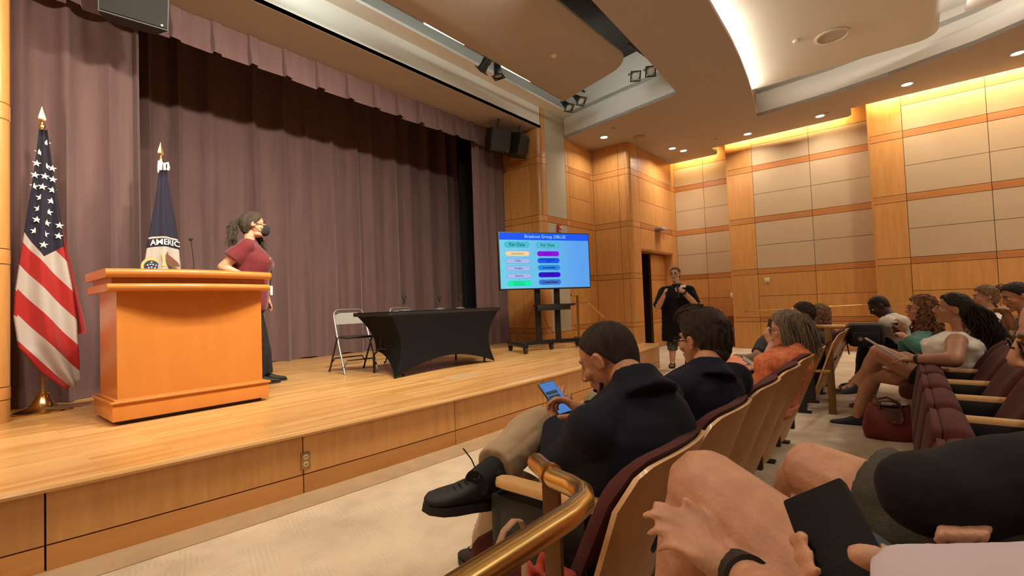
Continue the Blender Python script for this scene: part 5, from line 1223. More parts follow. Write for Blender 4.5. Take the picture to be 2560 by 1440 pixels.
hm = hair_mesh(Rh, PP['hd'], 1.14, LINE_W, .016, 2); Rt = lambda x, y, z: PP['hd'] + Rh @ V((x, y, z)) * 1.14
strands(hm, 70, Rt(0, -.115, .03), Rt(0, -.20, .0), Rt(.02, -.17, -.19), .018, .035, .0075, 3, wave=.010, wf=2); strands(hm, 26, Rt(-.05, .02, -.06), Rt(-.09, .06, -.13), Rt(-.07, .10, -.22), .012, .022, .006, 4, wave=.008)
add('hair', hm, hair_mat('ash_brown', (.03, .02, .014), (.10, .08, .058)), pw)
mk = MB(); mk.loft([[(.0 + a * .8, y, z) for a, z in ((-.048, -.085), (-.052, -.03), (-.03, .012), (0, -.0 + .022), (.03, .012), (.052, -.03), (.048, -.085), (0, -.112))] for y in (.058,)] + [[(a * .55, y, z * .92 - .003) for a, z in ((-.045, -.08), (-.05, -.035), (-.03, .0), (0, .006), (.03, .0), (.05, -.035), (.045, -.08), (0, -.10))] for y in (.118,)] + [[(a * .12, .138, z * .6 - .015) for a, z in ((-.045, -.08), (-.05, -.035), (-.03, .0), (0, .006), (.03, .0), (.05, -.035), (.045, -.08), (0, -.10))]])
for sx in (-1, 1): mk.tube([(sx * .035, .085, .0), (sx * .07, .04, .006), (sx * .085, -.01, .01)], .003, 5).tube([(sx * .035, .08, -.08), (sx * .07, .03, -.05), (sx * .083, -.012, -.02)], .003, 5)
mk.xf(m4(Rh, PP['hd'], 1.14)); add('face_mask', mk, mat('mask_black', (.012, .012, .013), .85), pw)
ch = PP['pel'] + (PP['nk'] - PP['pel']) * .62
lan = MB(); b0 = ch + fd * .20 + V((0, 0, -.22)); lan.tube([PP['nk'] + rt * .07 + V((-.02, 0, .03)), PP['nk'] + rt * .09 + fd * .09 + V((0, 0, -.06)), ch + fd * .215 + rt * .05, b0 + rt * .03], .005, 6).tube([PP['nk'] - rt * .07 + V((0, 0, .03)), PP['nk'] - rt * .05 + fd * .12 + V((0, 0, -.07)), ch + fd * .225, b0 + rt * .03], .005, 6)
add('lanyard', lan, M_black, pw)
bdg = add('badge', MB().box(b0 + rt * .03 + V((-.012, -.035, -.10)), b0 + rt * .03 + V((.012, .035, .0)), .003), M_white, pw); add('name_tag', MB().box(ch + fd * .172 + rt * .10 + V((-.012, -.05, .03)), ch + fd * .172 + rt * .10 + V((.016, .03, .075)), .003), M_white, pw)

# 2 --- woman in black holding a microphone by the doorway
base2 = ATZ(1684, 918, 0); D2 = DEP(base2); a2 = lambda x, y, d=0: A(x, y, D2 + d)
nk = a2(1691, 713); pel = a2(1696, 800); hd = a2(1688, 686, -.06); rt2 = V((-.42, .90, 0)).normalized(); fd2 = V((-.90, -.42, 0)).normalized()
# she faces the camera: her right side shows on the left
P = dict(pel=pel, nk=nk, hd=hd, sR=nk + rt2 * .215 + V((0, 0, -.105)), sL=nk - rt2 * .215 + V((0, 0, -.105)))
P['eR'] = a2(1646, 766, -.16); P['wR'] = a2(1659, 741, -.36); P['eL'] = a2(1738, 760, -.20); P['wL'] = a2(1706, 727, -.42)
P['aR'] = a2(1681, 900); P['aR'].z = .10; P['aL'] = a2(1719, 905, .15); P['aL'].z = .10; P['kR'] = lerp(pel + rt2 * .1, P['aR'], .52) + fd2 * .02; P['kL'] = lerp(pel - rt2 * .1, P['aL'], .52) + fd2 * .02
def dress2(t):
    hem = pel + V((0, 0, -.30)); rings = []
    for z, a, b in ((.28, .24, .17), (.12, .265, .20), (-.05, .275, .21), (-.20, .285, .21), (-.36, .295, .21)):
        c = pel + V((0, 0, z)); rings.append([c + rt2 * a * math.cos(q_) + fd2 * b * math.sin(q_) for q_ in [2 * PI * k / 24 for k in range(24)]])
    t.loft(rings)
hc = dict(fR=fd2 + V((0, .2, 0)), fL=fd2, dR=(P['wR'] - P['eR']) * .5 + V((0, 0, .12)), bR=rt2, cR=(30, 35, 40, 45), dL=rt2 * .9 + V((0, 0, .25)), bL=fd2, cL=(62, 66, 68, 70), tL=(.35, .6, -.6))
pw, Rh, PP = human('woman in a black dress speaking into a handheld microphone beside the doorway', P, 'pink', k=1.05, g=(1.38, 1.25), bust=.05, belly=.05, head_s=1.08, face=fd2 + V((.05, .35, -.05)), voxel=.0085, armk=1.3, legk=1.2, tprof=[(-.16, .12, .10, 0), (0, .175, .13, 0), (.3, .172, .13, .005), (.6, .168, .125, .008), (.74, .150, .11, 0), (.84, .118, .09, 0), (.92, .075, .07, 0), (1.0, .045, .045, 0)],
    top=dict(name='dress', m=mat('black_crepe', (.006, .006, .007), .9, spec=.2), e=.024, sleeve=.98, flare=.012, t0=-.1, more=dress2, fr=12, w=.008), bottom=dict(name='capri_leggings', m=mat('leaf_print', (.02, .03, .02), .9, col2=(.11, .13, .08), vscale=28), leg=1.42, e=.02), shoes=dict(m=mat('sandal_leather', (.02, .012, .010), .6), sandal=True), hcfg=hc, fat=.010)
add('hair', hair_mesh(Rh, PP['hd'], 1.0, LINE_M, .013, 5), hair_mat('reddish', (.05, .02, .012), (.12, .055, .035)), pw); glasses(pw, Rh, PP['hd'], 1.0, M_frame)
add('name_tag', MB().extrude_poly([a2(1700, 713, -.24), a2(1714, 711, -.21), a2(1714, 718, -.22), a2(1700, 720, -.25)], fd2 * .06), M_white, pw, smooth=False)
add('wristwatch', MB().tube([lerp(PP['wL'], PP['eL'], .04), lerp(PP['wL'], PP['eL'], .16)], .042, 12), M_black, pw)
mic = thing('microphone', 'silver-headed handheld microphone held to the mouth of the woman in black', 'microphone', (0, 0, 0))
hL = PP['wL'] + V(hc['dL']).normalized() * .075 + fd2 * .03; mt = V((.02, .02, .22)).normalized(); 
add('body', MB().tube([hL - mt * .14, hL - mt * .02, hL + mt * .10], [.011, .013, .018], 12), M_black, mic); add('head', MB().ell(hL + mt * .125, (.027, .027, .033)), mat('mic_mesh', (.45, .43, .40), .4, metal=.6, bump=.8, bscale=600), mic)

# 3 --- man in the navy blazer with a phone
pel = V((1.30, .74, .50)); nk = V((1.335, .625, .945)); hd = K(1519, 898, nk, .165, far=True)
P = dict(pel=pel, nk=nk, hd=hd, sL=nk + V((-.165, .05, -.105)), sR=nk + V((.165, .0, -.075)))
P['eL'] = K(1408, 1165, P['sL'], .29, far=True); P['wL'] = K(1396, 1062, P['eL'], .23, far=True); P['eR'] = V((1.60, .86, .72)); P['wR'] = K(1470, 1038, P['eR'], .26, far=False)
hipR = pel + V((.09, .02, 0)); P['kR'] = K(1352, 1062, hipR, .43, far=True); P['aR'] = K(1212, 1190, P['kR'], .40, far=False)
P['kL'] = V((1.36, 1.16, .52)); P['aL'] = V((1.56, 1.50, .10))
toe = K(1062, 1200, P['aR'], .20, far=False); td3 = toe - P['aR']
hc = dict(fR=td3, uR=V((-.25, -.1, 1)), fL=(.25, 1, 0), dL=A(1385, 985, DEP(P['wL']) + .05) - P['wL'], bL=(-.8, -.3, -.1), cL=(22, 30, 34, 38), tL=(.5, .8, -.1), dR=A(1432, 1012, DEP(P['wR'])) - P['wR'], bR=(.3, -.1, 1), cR=(30, 45, 55, 60), tR=(.5, .6, -.5))
def collar3(t):
    ax = (hd - nk).normalized() * .5 + V((0, 0, .5)); t.tube([nk - ax * .05, nk + ax * .0, nk + ax * .055 + V((0, -.006, 0))], [.105, .082, .067], 18)
pw, Rh, PP = human('man in a navy blazer and khaki trousers looking down at his phone', P, 'tan', g=(.98, 1.05), belly=.02, head_s=1.0, face=(-.05, .88, -.44), hup=(0, .4, 1), voxel=.0055, cvox=.009, armk=1.05, jaw=1.05, bend=.05, facebits=False,
    top=dict(name='blazer', m=M_navy, e=.024, sleeve=1.93, flare=.004, t0=-.22, t1=.985, more=collar3, w=.011, fr=12, seed=4), bottom=dict(m=M_khaki, leg=1.86, e=.018, flare=.010, w=.006, fr=18), shoes=dict(m=M_shoeb, sole=M_shoes2, sock=M_sock, laces=True, s=.96, sockh=.34), hcfg=hc)
add('hair', hair_mesh(Rh, PP['hd'], 1.0, [(0, .78), (.4, .70), (.8, .42), (1.1, .18), (1.3, -.1), (1.55, -.12), (1.8, -.3), (2.3, -.74), (PI, -.86)], .0045, 8, rough=.001), H_buzz, pw)
bdm = MB().ell((0, .066, -.098), (.027, .022, .021)).ell((0, .088, -.072), (.018, .009, .008)).tube([(-.050, .03, -.06), (-.043, .05, -.088), (0, .072, -.104), (.043, .05, -.088), (.050, .03, -.06)], .0085, 8); bdm.xf(m4(Rh, PP['hd'])); rm('beard', bdm, .006, H_buzz, pw, smooth=2)
M_phs = mat('phone_screen_blue', (.0, .0, .0), .2, emit=(.10, .28, .75), estr=1.5); c3 = A(1388, 992, DEP(PP['wL']) + .02)
tl, br_ = A(1352, 960, DEP(PP['wL']) + .06), A(1428, 1030, DEP(PP['wL']) - .02)
ph = devwall('phone', 'phone with a bright blue screen in the hands of the man in the blazer', 'phone', lerp(tl, br_, .5), V((.9, -.35, .1)), tl - br_, .072, .155, .009, M_black, M_phs)
add('picture_tile', MB().box((-.03, .015, .0058), (.02, .03, .0064)).box((-.03, -.012, .0058), (.02, .01, .0064)), mat('phone_tiles', (.0, .0, .0), .3, emit=(.05, .09, .12), estr=1), ph, smooth=False)

# 4 --- person in the navy T-shirt with glasses
pel = V((1.88, .74, .50)); nk = A(1768, 918, 1.86); hd = K(1757, 852, nk, .14, far=True)
P = dict(pel=pel, nk=nk, hd=hd, sL=nk + V((-.175, .075, -.075)), sR=nk + V((.18, -.05, -.07)))
P['eL'] = P['sL'] + V((-.05, .14, -.25)); P['wL'] = P['eL'] + V((.12, .2, -.02)); P['eR'] = P['sR'] + V((.06, .14, -.25)); P['wR'] = P['eR'] + V((-.12, .2, -.02))
P['kL'] = ATY(1492, 1012, 1.20); P['aL'] = V((1.86, 1.3, .1)); P['kR'] = V((2.05, 1.18, .55)); P['aR'] = V((2.05, 1.2, .1))
pw, Rh, PP = human('person with thick dark swept hair and glasses in a navy T-shirt', P, 'tan', g=(1.05, 1.02), head_s=1.02, face=(.36, .93, -.06), voxel=.006, cvox=.0095,
    top=dict(m=M_navy2, e=.020, sleeve=.75, flare=.016, t0=-.1, t1=.985, w=.006, fr=20, seed=9), bottom=dict(m=mat('olive_chino', (.20, .17, .09), .9), leg=1.9), shoes=dict(m=M_shoeb))
def grow4(d, az): return .8 + .5 * max(0, d.z - .2) + (.7 if az < .7 and d.z > .4 else 0)
hm = hair_mesh(Rh, PP['hd'], 1.02, [(0, .50), (.5, .46), (.8, .35), (1.1, .12), (1.3, -.25), (1.5, -.05), (1.75, -.25), (2.1, -.72), (PI, -.82)], .017, 13, rough=.005, fr=14, grow=grow4)
Rt = lambda x, y, z: PP['hd'] + Rh @ V((x, y, z)) * 1.02
strands(hm, 60, Rt(-.01, -.02, .125), Rt(-.01, .07, .140), Rt(-.02, .112, .094), .016, .010, .006, 5, seg=6)
hm.ell(Rt(0, -.070, -.045), (.056, .040, .048), sub=3); hm.ell(Rt(0, -.055, -.080), (.044, .032, .030), sub=3)
add('hair', hm, H_dkbr, pw); glasses(pw, Rh, PP['hd'], 1.02, M_frame)

# 5 --- grey-haired person in orange
pel = V((3.53, .72, .48)); nk = A(1985, 874, 3.10); hd = K(1966, 824, nk, .15, far=True)
M_or = mat('orange_print', (.52, .10, .035), .9, col2=(.70, .24, .10), vscale=38); vo = M_or.node_tree
P = dict(pel=pel, nk=nk, hd=hd, sL=nk + V((-.17, .05, -.07)), sR=nk + V((.17, -.02, -.06)))
P['eL'] = K(1905, 928, P['sL'], .30, far=True); P['wL'] = K(1932, 858, P['eL'], .25, far=True); P['eR'] = P['sR'] + V((.03, .12, -.25)); P['wR'] = K(1893, 918, P['eR'], .24, far=True)
P['kL'] = ATY(1832, 925, 1.18); P['aL'] = V((3.45, 1.3, .1)); P['kR'] = ATY(1836, 912, 1.22); P['aR'] = V((3.6, 1.35, .1))
pw, Rh, PP = human('person with straight grey-brown hair in an orange patterned blouse', P, 'pink', g=(1.05, 1.05), bust=.03, head_s=1.0, face=(-.1, .98, -.12), voxel=.0075,
    top=dict(name='blouse', m=M_or, e=.018, sleeve=.85, flare=.014, t0=-.12, w=.005), bottom=dict(name='skirt', m=mat('coral_print', (.62, .16, .08), .9, col2=(.80, .34, .20), vscale=30), leg=1.8, e=.03), shoes=dict(m=M_shoeb),
    hcfg=dict(dL=V((.0, .05, .18)), cL=(70, 75, 75, 75), bL=(-1, -.2, 0), dR=(-.2, 1, .1), cR=(20, 30, 35, 40)))
Rt = lambda x, y, z: PP['hd'] + Rh @ V((x, y, z)); hm = hair_mesh(Rh, PP['hd'], 1.0, LINE_W, .018, 21, rough=.004)
for sx in (-1, 1): strands(hm, 240, Rt(sx * .075, .0, .06), Rt(sx * .112, -.01, -.03), Rt(sx * .092, -.01, -.15), .020, .024, .0026, 5 + sx, seg=4)
for sx in (-1, 1): strands(hm, 200, Rt(sx * .055, -.07, .06), Rt(sx * .085, -.095, -.03), Rt(sx * .07, -.085, -.155), .030, .034, .0026, 15 + sx, seg=4)
strands(hm, 320, Rt(0, -.09, .06), Rt(0, -.132, -.03), Rt(0, -.112, -.155), .034, .042, .0026, 8, seg=4)
add('hair', hm, H_grey, pw); glasses(pw, Rh, PP['hd'], 1.0, M_frame)
devwall('phone', 'dark phone raised to the face of the grey-haired person', 'phone', A(1930, 822, DEP(PP['wL']) + .10), V((.2, 1, .2)), V((0, -.3, 1)), .07, .14, .009, M_black)
devwall('tablet', 'grey tablet on the lap of the grey-haired person', 'tablet', A(1882, 910, DEP(PP['wR']) + .05), V((.9, .2, .1)), V((0, .7, .5)), .12, .16, .01, mat('grey_tablet', (.25, .25, .26), .4))

# 6, 7 --- two people beyond the guard rail
pel = V((5.86, .70, .50)); nk = A(2030, 832, 5.05); hd = K(2008, 785, nk, .17, far=True)
P = dict(pel=pel, nk=nk, hd=hd, sL=nk + V((-.18, .05, -.06)), sR=nk + V((.18, 0, -.06)))
P['eL'] = K(1975, 885, P['sL'], .28, far=True); P['wL'] = K(1925, 868, P['eL'], .25, far=True); P['eR'] = P['sR'] + V((0, .1, -.26)); P['wR'] = P['eR'] + V((-.1, .22, .05))
P['kL'] = K(1915, 852, pel, .45, far=True); P['aL'] = K(1890, 885, P['kL'], .36, far=False); P['kR'] = V((5.95, 1.16, .50)); P['aR'] = V((5.95, 1.3, .1))
pw, Rh, PP = human('dark-haired person in a dark shirt beyond the grey-haired person', P, 'brown', g=(1.08, 1.08), head_s=1.0, face=(-.35, .93, -.15), voxel=.0105, top=dict(m=mat('charcoal_shirt', (.016, .018, .024), .9), e=.02, sleeve=1.5, t0=-.1), bottom=dict(m=mat('dark_denim', (.02, .022, .026), .9), leg=1.9), shoes=dict(m=mat('tan_shoe', (.22, .15, .09), .7), sole=M_wsole), hcfg=dict(fL=(-.25, 1, .3)))
add('hair', hair_mesh(Rh, PP['hd'], 1.0, LINE_M, .016, 31, rough=.005), H_dkbr, pw)
pel = V((6.72, .70, .50)); nk = A(2056, 826, 5.75); hd = K(2046, 788, nk, .17, far=True)
P = dict(pel=pel, nk=nk, hd=hd, sL=nk + V((-.17, .05, -.06)), sR=nk + V((.17, 0, -.06))); P['eL'] = P['sL'] + V((-.02, .1, -.26)); P['wL'] = P['eL'] + V((.08, .2, 0)); P['eR'] = P['sR'] + V((.02, .1, -.26)); P['wR'] = P['eR'] + V((-.08, .2, 0))
P['kL'] = V((6.62, 1.15, .5)); P['aL'] = V((6.62, 1.2, .1)); P['kR'] = V((6.82, 1.15, .5)); P['aR'] = V((6.82, 1.2, .1))
pw, Rh, PP = human('person with curly light brown hair, mostly hidden, beyond the brass guard rail', P, 'pink', head_s=1.0, face=(-.2, 1, 0), voxel=.011, top=dict(m=mat('maroon_shirt', (.06, .015, .015), .9), e=.018, sleeve=1, t0=-.1), bottom=dict(m=M_sock, leg=1.9), shoes=dict(m=M_shoeb))
def curly(Rh, c, s, n, seed, th, low=-.20, wide=.10, back=.10, r=.006, wave=.014):
    hm = hair_mesh(Rh, c, s, LINE_W, th, seed, rough=.012, fr=9); rnd = random.Random(seed)
    for i in range(n):
        a = rnd.uniform(-2.6, 2.6) + PI; x, y = math.sin(a), math.cos(a); z0 = rnd.uniform(-.02, .10)
        if y > .45: continue
        p0 = V((x * .075, y * .09 - .01, z0)); p1 = V((x * (wide + .02), y * back - .02, z0 * .3 - .05)); p2 = V((x * wide * rnd.uniform(.8, 1.15), y * back * rnd.uniform(.8, 1.1) - .01, low * rnd.uniform(.6, 1.1))); ph = rnd.uniform(0, 6); pts = []
        for k in range(13):
            t = k / 12; p = p0 * (1 - t) ** 2 + p1 * 2 * t * (1 - t) + p2 * t * t + V((math.sin(t * 22 + ph), math.cos(t * 22 + ph), 0)) * wave * min(1, t * 4); pts.append(c + Rh @ p * s)
        hm.tube(pts, r * s, 5)
    return hm
add('hair', curly(Rh, PP['hd'], 1.0, 90, 41, .022, r=.009), H_lbr, pw)

# 8 --- woman in white with a laptop
pel = V((4.90, -.23, .47)); nk = A(2408, 832, 3.52); hd = K(2380, 774, nk, .165, far=True)
P = dict(pel=pel, nk=nk, hd=hd, sL=nk + V((-.17, .05, -.06)), sR=nk + V((.17, .03, -.06)))
P['eL'] = K(2385, 900, P['sL'], .29, far=False); P['wL'] = K(2290, 898, P['eL'], .25, far=True); P['eR'] = P['sR'] + V((.05, .12, -.26)); P['wR'] = K(2262, 888, P['eR'], .26, far=True)
P['kL'] = K(2197, 882, pel + V((-.08, 0, .06)), .45, far=True); P['aL'] = K(2152, 958, P['kL'], .36, far=True); P['kR'] = V((5.05, .22, .50)); P['aR'] = ATZ(2142, 1040, .10)
M_wh = mat('white_blouse', (.82, .79, .72), .9, sheen=.2); tl8 = K(2095, 962, P['aL'], .2, far=True) - P['aL']
pw, Rh, PP = human('woman in a white sleeveless top with long dark hair and a laptop on her knees', P, 'olive', g=(1.12, 1.15), bust=.05, belly=.03, head_s=.98, face=(-.12, .97, .14), voxel=.0075, armk=1.25, legk=1.18,
    top=dict(name='blouse', m=M_wh, e=.020, sleeve=0, t0=-.12, t1=.965, w=.010, fr=22), bottom=dict(name='skirt', m=mat('black_skirt', (.012, .010, .010), .9), leg=.42, e=.022, flare=.012), shoes=dict(m=mat('dark_trainer', (.018, .018, .024), .8), sole=M_wsole), hcfg=dict(fL=tl8, uL=(-.3, .1, 1), fR=(.0, 1, 0), dL=(.1, 1, -.05), dR=(-.3, .9, 0)))
Rt = lambda x, y, z: PP['hd'] + Rh @ V((x, y, z)) * .98; hm = hair_mesh(Rh, PP['hd'], .98, LINE_W[:4] + [(1.3, -.05), (1.6, -.1), (2.0, -.6), (PI, -.7)], .016, 51)
strands(hm, 520, Rt(0, -.10, .02), Rt(.0, -.24, -.06), Rt(.0, -.18, -.38), .034, .085, .0036, 52, wave=.012, wf=2, seg=4); strands(hm, 200, Rt(0, -.08, .0), Rt(-.02, -.14, -.12), Rt(-.02, -.13, -.34), .04, .06, .0034, 53, wave=.012, seg=4); hm.ell(Rt(0, -.13, -.12), (.06, .06, .12)).ell(Rt(0, -.16, -.25), (.075, .07, .12))
add('hair', hm, H_black, pw); add('wristwatch', MB().tube([lerp(PP['wL'], PP['eL'], .03), lerp(PP['wL'], PP['eL'], .14)], .037, 12), M_black, pw)
lc_ = [A(2168, 849, 3.98), A(2206, 852, 3.75), A(2258, 891, 3.45), A(2246, 903, 3.55)]
devwall('laptop', 'thin silver laptop lying tilted on the knee of the woman in white', 'laptop', A(2214, 876, 3.66), V((.95, .1, -.05)), A(2185, 858, 3.85) - A(2250, 896, 3.5), .22, .30, .014, mat('laptop_silver', (.55, .55, .56), .35, metal=.3), mat('laptop_lid_blue', (.20, .21, .27), .3), 'keyboard_deck')

# 9 --- curly-haired woman in teal
pel = V((5.98, -.26, .47)); nk = A(2318, 828, 4.40); hd = K(2303, 774, nk, .16, far=True)
P = dict(pel=pel, nk=nk, hd=hd, sL=nk + V((-.16, .05, -.06)), sR=nk + V((.16, .03, -.06)))
P['eL'] = K(2305, 872, P['sL'], .27, far=False); P['wL'] = K(2262, 842, P['eL'], .24, far=True); P['eR'] = P['sR'] + V((.0, .12, -.25)); P['wR'] = K(2258, 828, P['eR'], .24, far=True)
P['kL'] = V((5.80, .18, .56)); P['aL'] = V((5.8, .42, .30)); P['kR'] = V((6.08, .2, .52)); P['aR'] = V((6.08, .3, .1))
M_teal = mat('teal_knit', (.05, .20, .17), .95, sheen=.3)
pw, Rh, PP = human('curly auburn-haired woman with glasses in a teal cardigan', P, 'pink', g=(1.05, 1.1), bust=.04, head_s=1.0, face=(-.15, .98, .08), voxel=.009,
    top=dict(name='dress', m=mat('dotted_black', (.014, .012, .014), .9, col2=(.05, .045, .045), vscale=60), e=.016, sleeve=0, t0=-.14), bottom=dict(name='dress_skirt', m=mat('dotted_black', (.014, .012, .014), .9), leg=.95, e=.03), shoes=dict(m=mat('tan_sandal', (.20, .11, .06), .7), sandal=True), hcfg=dict(fL=(-.3, 1, -.1), cL=(50, 55, 60, 60), cR=(50, 55, 60, 60)))
cdg = MB(); 
for s in 'LR': cdg.caps(lerp(PP['nk'], PP['s' + s], .5) - V((0, 0, .03)), PP['s' + s], .068, .078, 14); limb(cdg, [PP['s' + s], PP['e' + s], PP['w' + s]], ARM, e=.022, upto=1.7, flare=.004)
for sx in (-1, 1): cdg.tube([PP['nk'] + V((sx * .08, -.02, -.0)), PP['nk'] + V((sx * .11, .07, -.12)), lerp(PP['pel'], PP['nk'], .4) + V((sx * .15, .09, 0)), PP['pel'] + V((sx * .17, .06, .02))], .045, 12)
cdg.loft([[lerp(PP['pel'], PP['nk'], t) + V((a * math.cos(q_), -.02 + b * math.sin(q_), 0)) for q_ in [2 * PI * k / 16 for k in range(16)]] for t, a, b in ((.05, .19, .11), (.5, .18, .11), (.9, .15, .09))])
rm('cardigan', cdg, .012, M_teal, pw, disp=wrinkle(.004, 22, 3))
add('hair', curly(Rh, PP['hd'], 1.0, 150, 61, .026, low=-.27, wide=.12, back=.14, r=.0065), H_aub, pw); glasses(pw, Rh, PP['hd'], 1.0, mat('glasses_brown', (.10, .05, .03), .3))
add('badge', MB().box(lerp(PP['pel'], PP['nk'], .62) + V((-.06, .155, 0)), lerp(PP['pel'], PP['nk'], .62) + V((-.0, .165, .09))), M_white, pw, smooth=False)
cup = thing('coffee_cup', 'dark lidded cup held by the curly-haired woman', 'cup', A(2243, 824, DEP(PP['wR']) + .05)); add('cup', MB().lathe([(.028, -.06), (.038, .05), (.0, .05)], seg=18), mat('cup_dark', (.05, .03, .03), .5), cup); add('lid', MB().lathe([(.040, .05), (.040, .06), (.030, .07), (0, .07)], seg=18), M_black, cup)

# 10 --- man in the white shirt
pel = V((7.14, -.22, .48)); nk = A(2226, 793, 5.30); hd = K(2197, 766, nk, .17, far=True)
P = dict(pel=pel, nk=nk, hd=hd, sL=nk + V((-.19, .03, -.05)), sR=nk + V((.19, .03, -.05))); P['pel'] = A(2262, 858, 5.35)
P['eL'] = K(2210, 838, P['sL'], .29, far=True); P['wL'] = K(2160, 818, P['eL'], .25, far=True); P['eR'] = P['sR'] + V((0, .12, -.25)); P['wR'] = P['eR'] + V((-.1, .24, .04))
P['kL'] = K(2128, 828, P['pel'] + V((-.1, 0, .04)), .48, far=True); P['aL'] = K(2085, 868, P['kL'], .42, far=True); P['kR'] = K(2165, 860, P['pel'] + V((.1, 0, 0)), .48, far=True); P['aR'] = K(2150, 950, P['kR'], .42, far=True)
pw, Rh, PP = human('man in a white shirt and black trousers looking down, legs crossed', P, 'dark', g=(1.1, 1.05), head_s=1.0, face=(-.25, .78, -.55), hup=(0, .4, 1), voxel=.0105, top=dict(m=mat('white_cotton', (.72, .68, .60), .9), e=.022, sleeve=1.6, t0=-.12, w=.008, fr=15), bottom=dict(m=M_sock, leg=1.92, e=.02), shoes=dict(m=M_shoeb), hcfg=dict(fL=(-.4, 1, .2), fR=(0, 1, 0)))
add('hair', hair_mesh(Rh, PP['hd'], 1.0, LINE_M, .004, 71, rough=.001), H_black, pw)
bp_ = thing('backpack', 'black backpack standing on the lap of the man in the white shirt', 'bag', A(2165, 838, 5.15))
add('pack', MB().box((-.12, -.16, -.12), (.12, .16, .13), .05), mat('pack_nylon', (.013, .013, .013), .8, bump=.3, bscale=60), bp_); add('front_pocket', MB().box((-.15, -.12, -.10), (-.11, .12, .04), .018), mat('pack_nylon', (.013, .013, .013)), bp_); add('strap', MB().tube([(-.13, .10, .10), (-.15, .17, -.02), (-.12, .15, -.2)], .012, 6, flat=.5), M_black, bp_); add('emblem', MB().lathe([(.022, 0), (.022, .003), (0, .003)], (-.151, .04, -.03), 16, axis=(-1, 0, 0)), mat('grey_print', (.2, .2, .18), .8), bp_)

# 11, 12 --- two people in the third row
nk = A(2478, 790, 5.2); hd = K(2463, 742, nk, .18, far=True); pel = nk + V((.0, -.12, -.46)); P = dict(pel=pel, nk=nk, hd=hd, sL=nk + V((-.17, .03, -.05)), sR=nk + V((.17, .03, -.05)))
for s, sx in (('L', -1), ('R', 1)): P['e' + s] = P['s' + s] + V((sx * .02, .1, -.26)); P['w' + s] = P['e' + s] + V((-sx * .08, .22, .02)); P['k' + s] = pel + V((sx * .1, .44, .02)); P['a' + s] = V((P['k' + s].x, P['k' + s].y + .05, .10))
pw, Rh, PP = human('person with a light brown topknot and white shirt behind the woman in white', P, 'pink', voxel=.0105, face=(-.2, 1, -.1), top=dict(m=M_wh, e=.02, sleeve=.7, t0=-.1), bottom=dict(m=M_khaki, leg=1.9), shoes=dict(m=M_shoeb))
Rt = lambda x, y, z: PP['hd'] + Rh @ V((x, y, z)); hm = hair_mesh(Rh, PP['hd'], 1.0, LINE_W, .014, 81, rough=.006); hm.ell(Rt(0, -.13, .09), (.035, .035, .03)); strands(hm, 24, Rt(0, -.11, .08), Rt(0, -.17, .12), Rt(0, -.17, .07), .02, .03, .006, 82); add('hair', hm, H_lbr, pw)
nk = A(2572, 800, 4.1); hd = K(2541, 742, nk, .19, far=True); pel = nk + V((.02, -.14, -.46)); P = dict(pel=pel, nk=nk, hd=hd, sL=nk + V((-.17, .03, -.05)), sR=nk + V((.17, .03, -.05)))
P['eL'] = K(2560, 855, P['sL'], .27, far=True); P['wL'] = K(2515, 778, P['eL'], .25, far=True); P['eR'] = P['sR'] + V((0, .15, -.2)); P['wR'] = K(2520, 775, P['eR'], .24, far=True)
for s, sx in (('L', -1), ('R', 1)): P['k' + s] = pel + V((sx * .1, .44, .02)); P['a' + s] = V((P['k' + s].x, P['k' + s].y + .05, .10))
pw, Rh, PP = human('person with short black hair at the far right looking at a phone', P, 'tan', voxel=.009, face=(-.35, .85, -.30), hup=(0, .3, 1), top=dict(m=mat('brown_print', (.10, .05, .035), .9, col2=(.30, .22, .18), vscale=40), e=.02, sleeve=.9, t0=-.1), bottom=dict(m=M_sock, leg=1.9), shoes=dict(m=M_shoeb), hcfg=dict(dL=(-.3, .8, .3), cL=(40, 45, 50, 50), dR=(-.5, .7, .3)))
add('hair', hair_mesh(Rh, PP['hd'], 1.0, LINE_M, .012, 91, rough=.003), H_black, pw)
devwall('phone', 'dark phone in the hands of the person with short black hair', 'phone', A(2493, 770, DEP(PP['wL']) + .05), V((.5, .1, .1)), V((-.1, .5, .9)), .075, .15, .009, M_black)

# 13 --- bearded man in the grey T-shirt, right edge
hd = A(2715, 850, .93); nk = hd + V((.03, -.10, -.17)); pel = V((1.20, -.36, .52))
P = dict(pel=pel, nk=nk, hd=hd, sL=A(2630, 1190, .76), sR=nk + V((.20, .0, -.05)))
P['eL'] = A(2312, 1228, .74); P['wL'] = A(2600, 1275, .84); P['eR'] = P['sR'] + V((.02, .18, -.22)); P['wR'] = A(2545, 1330, .78)
P['kL'] = A(2035, 1178, 1.05); P['aL'] = K(1958, 1262, P['kL'], .42, far=True); P['kR'] = A(2045, 1290, 1.05); P['aR'] = V((P['kR'].x - .02, P['kR'].y + .02, .10))
P['hL'] = A(2480, 1385, .80); P['hR'] = A(2560, 1450, .85)
toe = K(1903, 1215, P['aL'], .2, far=True) - P['aL']
def tips13(b):
    for i in range(4):
        x = 2346 + 36 * i; b.caps(A(2530, 1320, .78), A(x + 22, 1300, .74), .018, .008, 10); b.caps(A(x + 22, 1300, .74), A(x + 6, 1335, .665), .0078, .0074, 10); b.caps(A(x + 6, 1335, .665), A(x, 1358 + 10 * (i in (1, 2)), .668), .0074, .0066, 10)
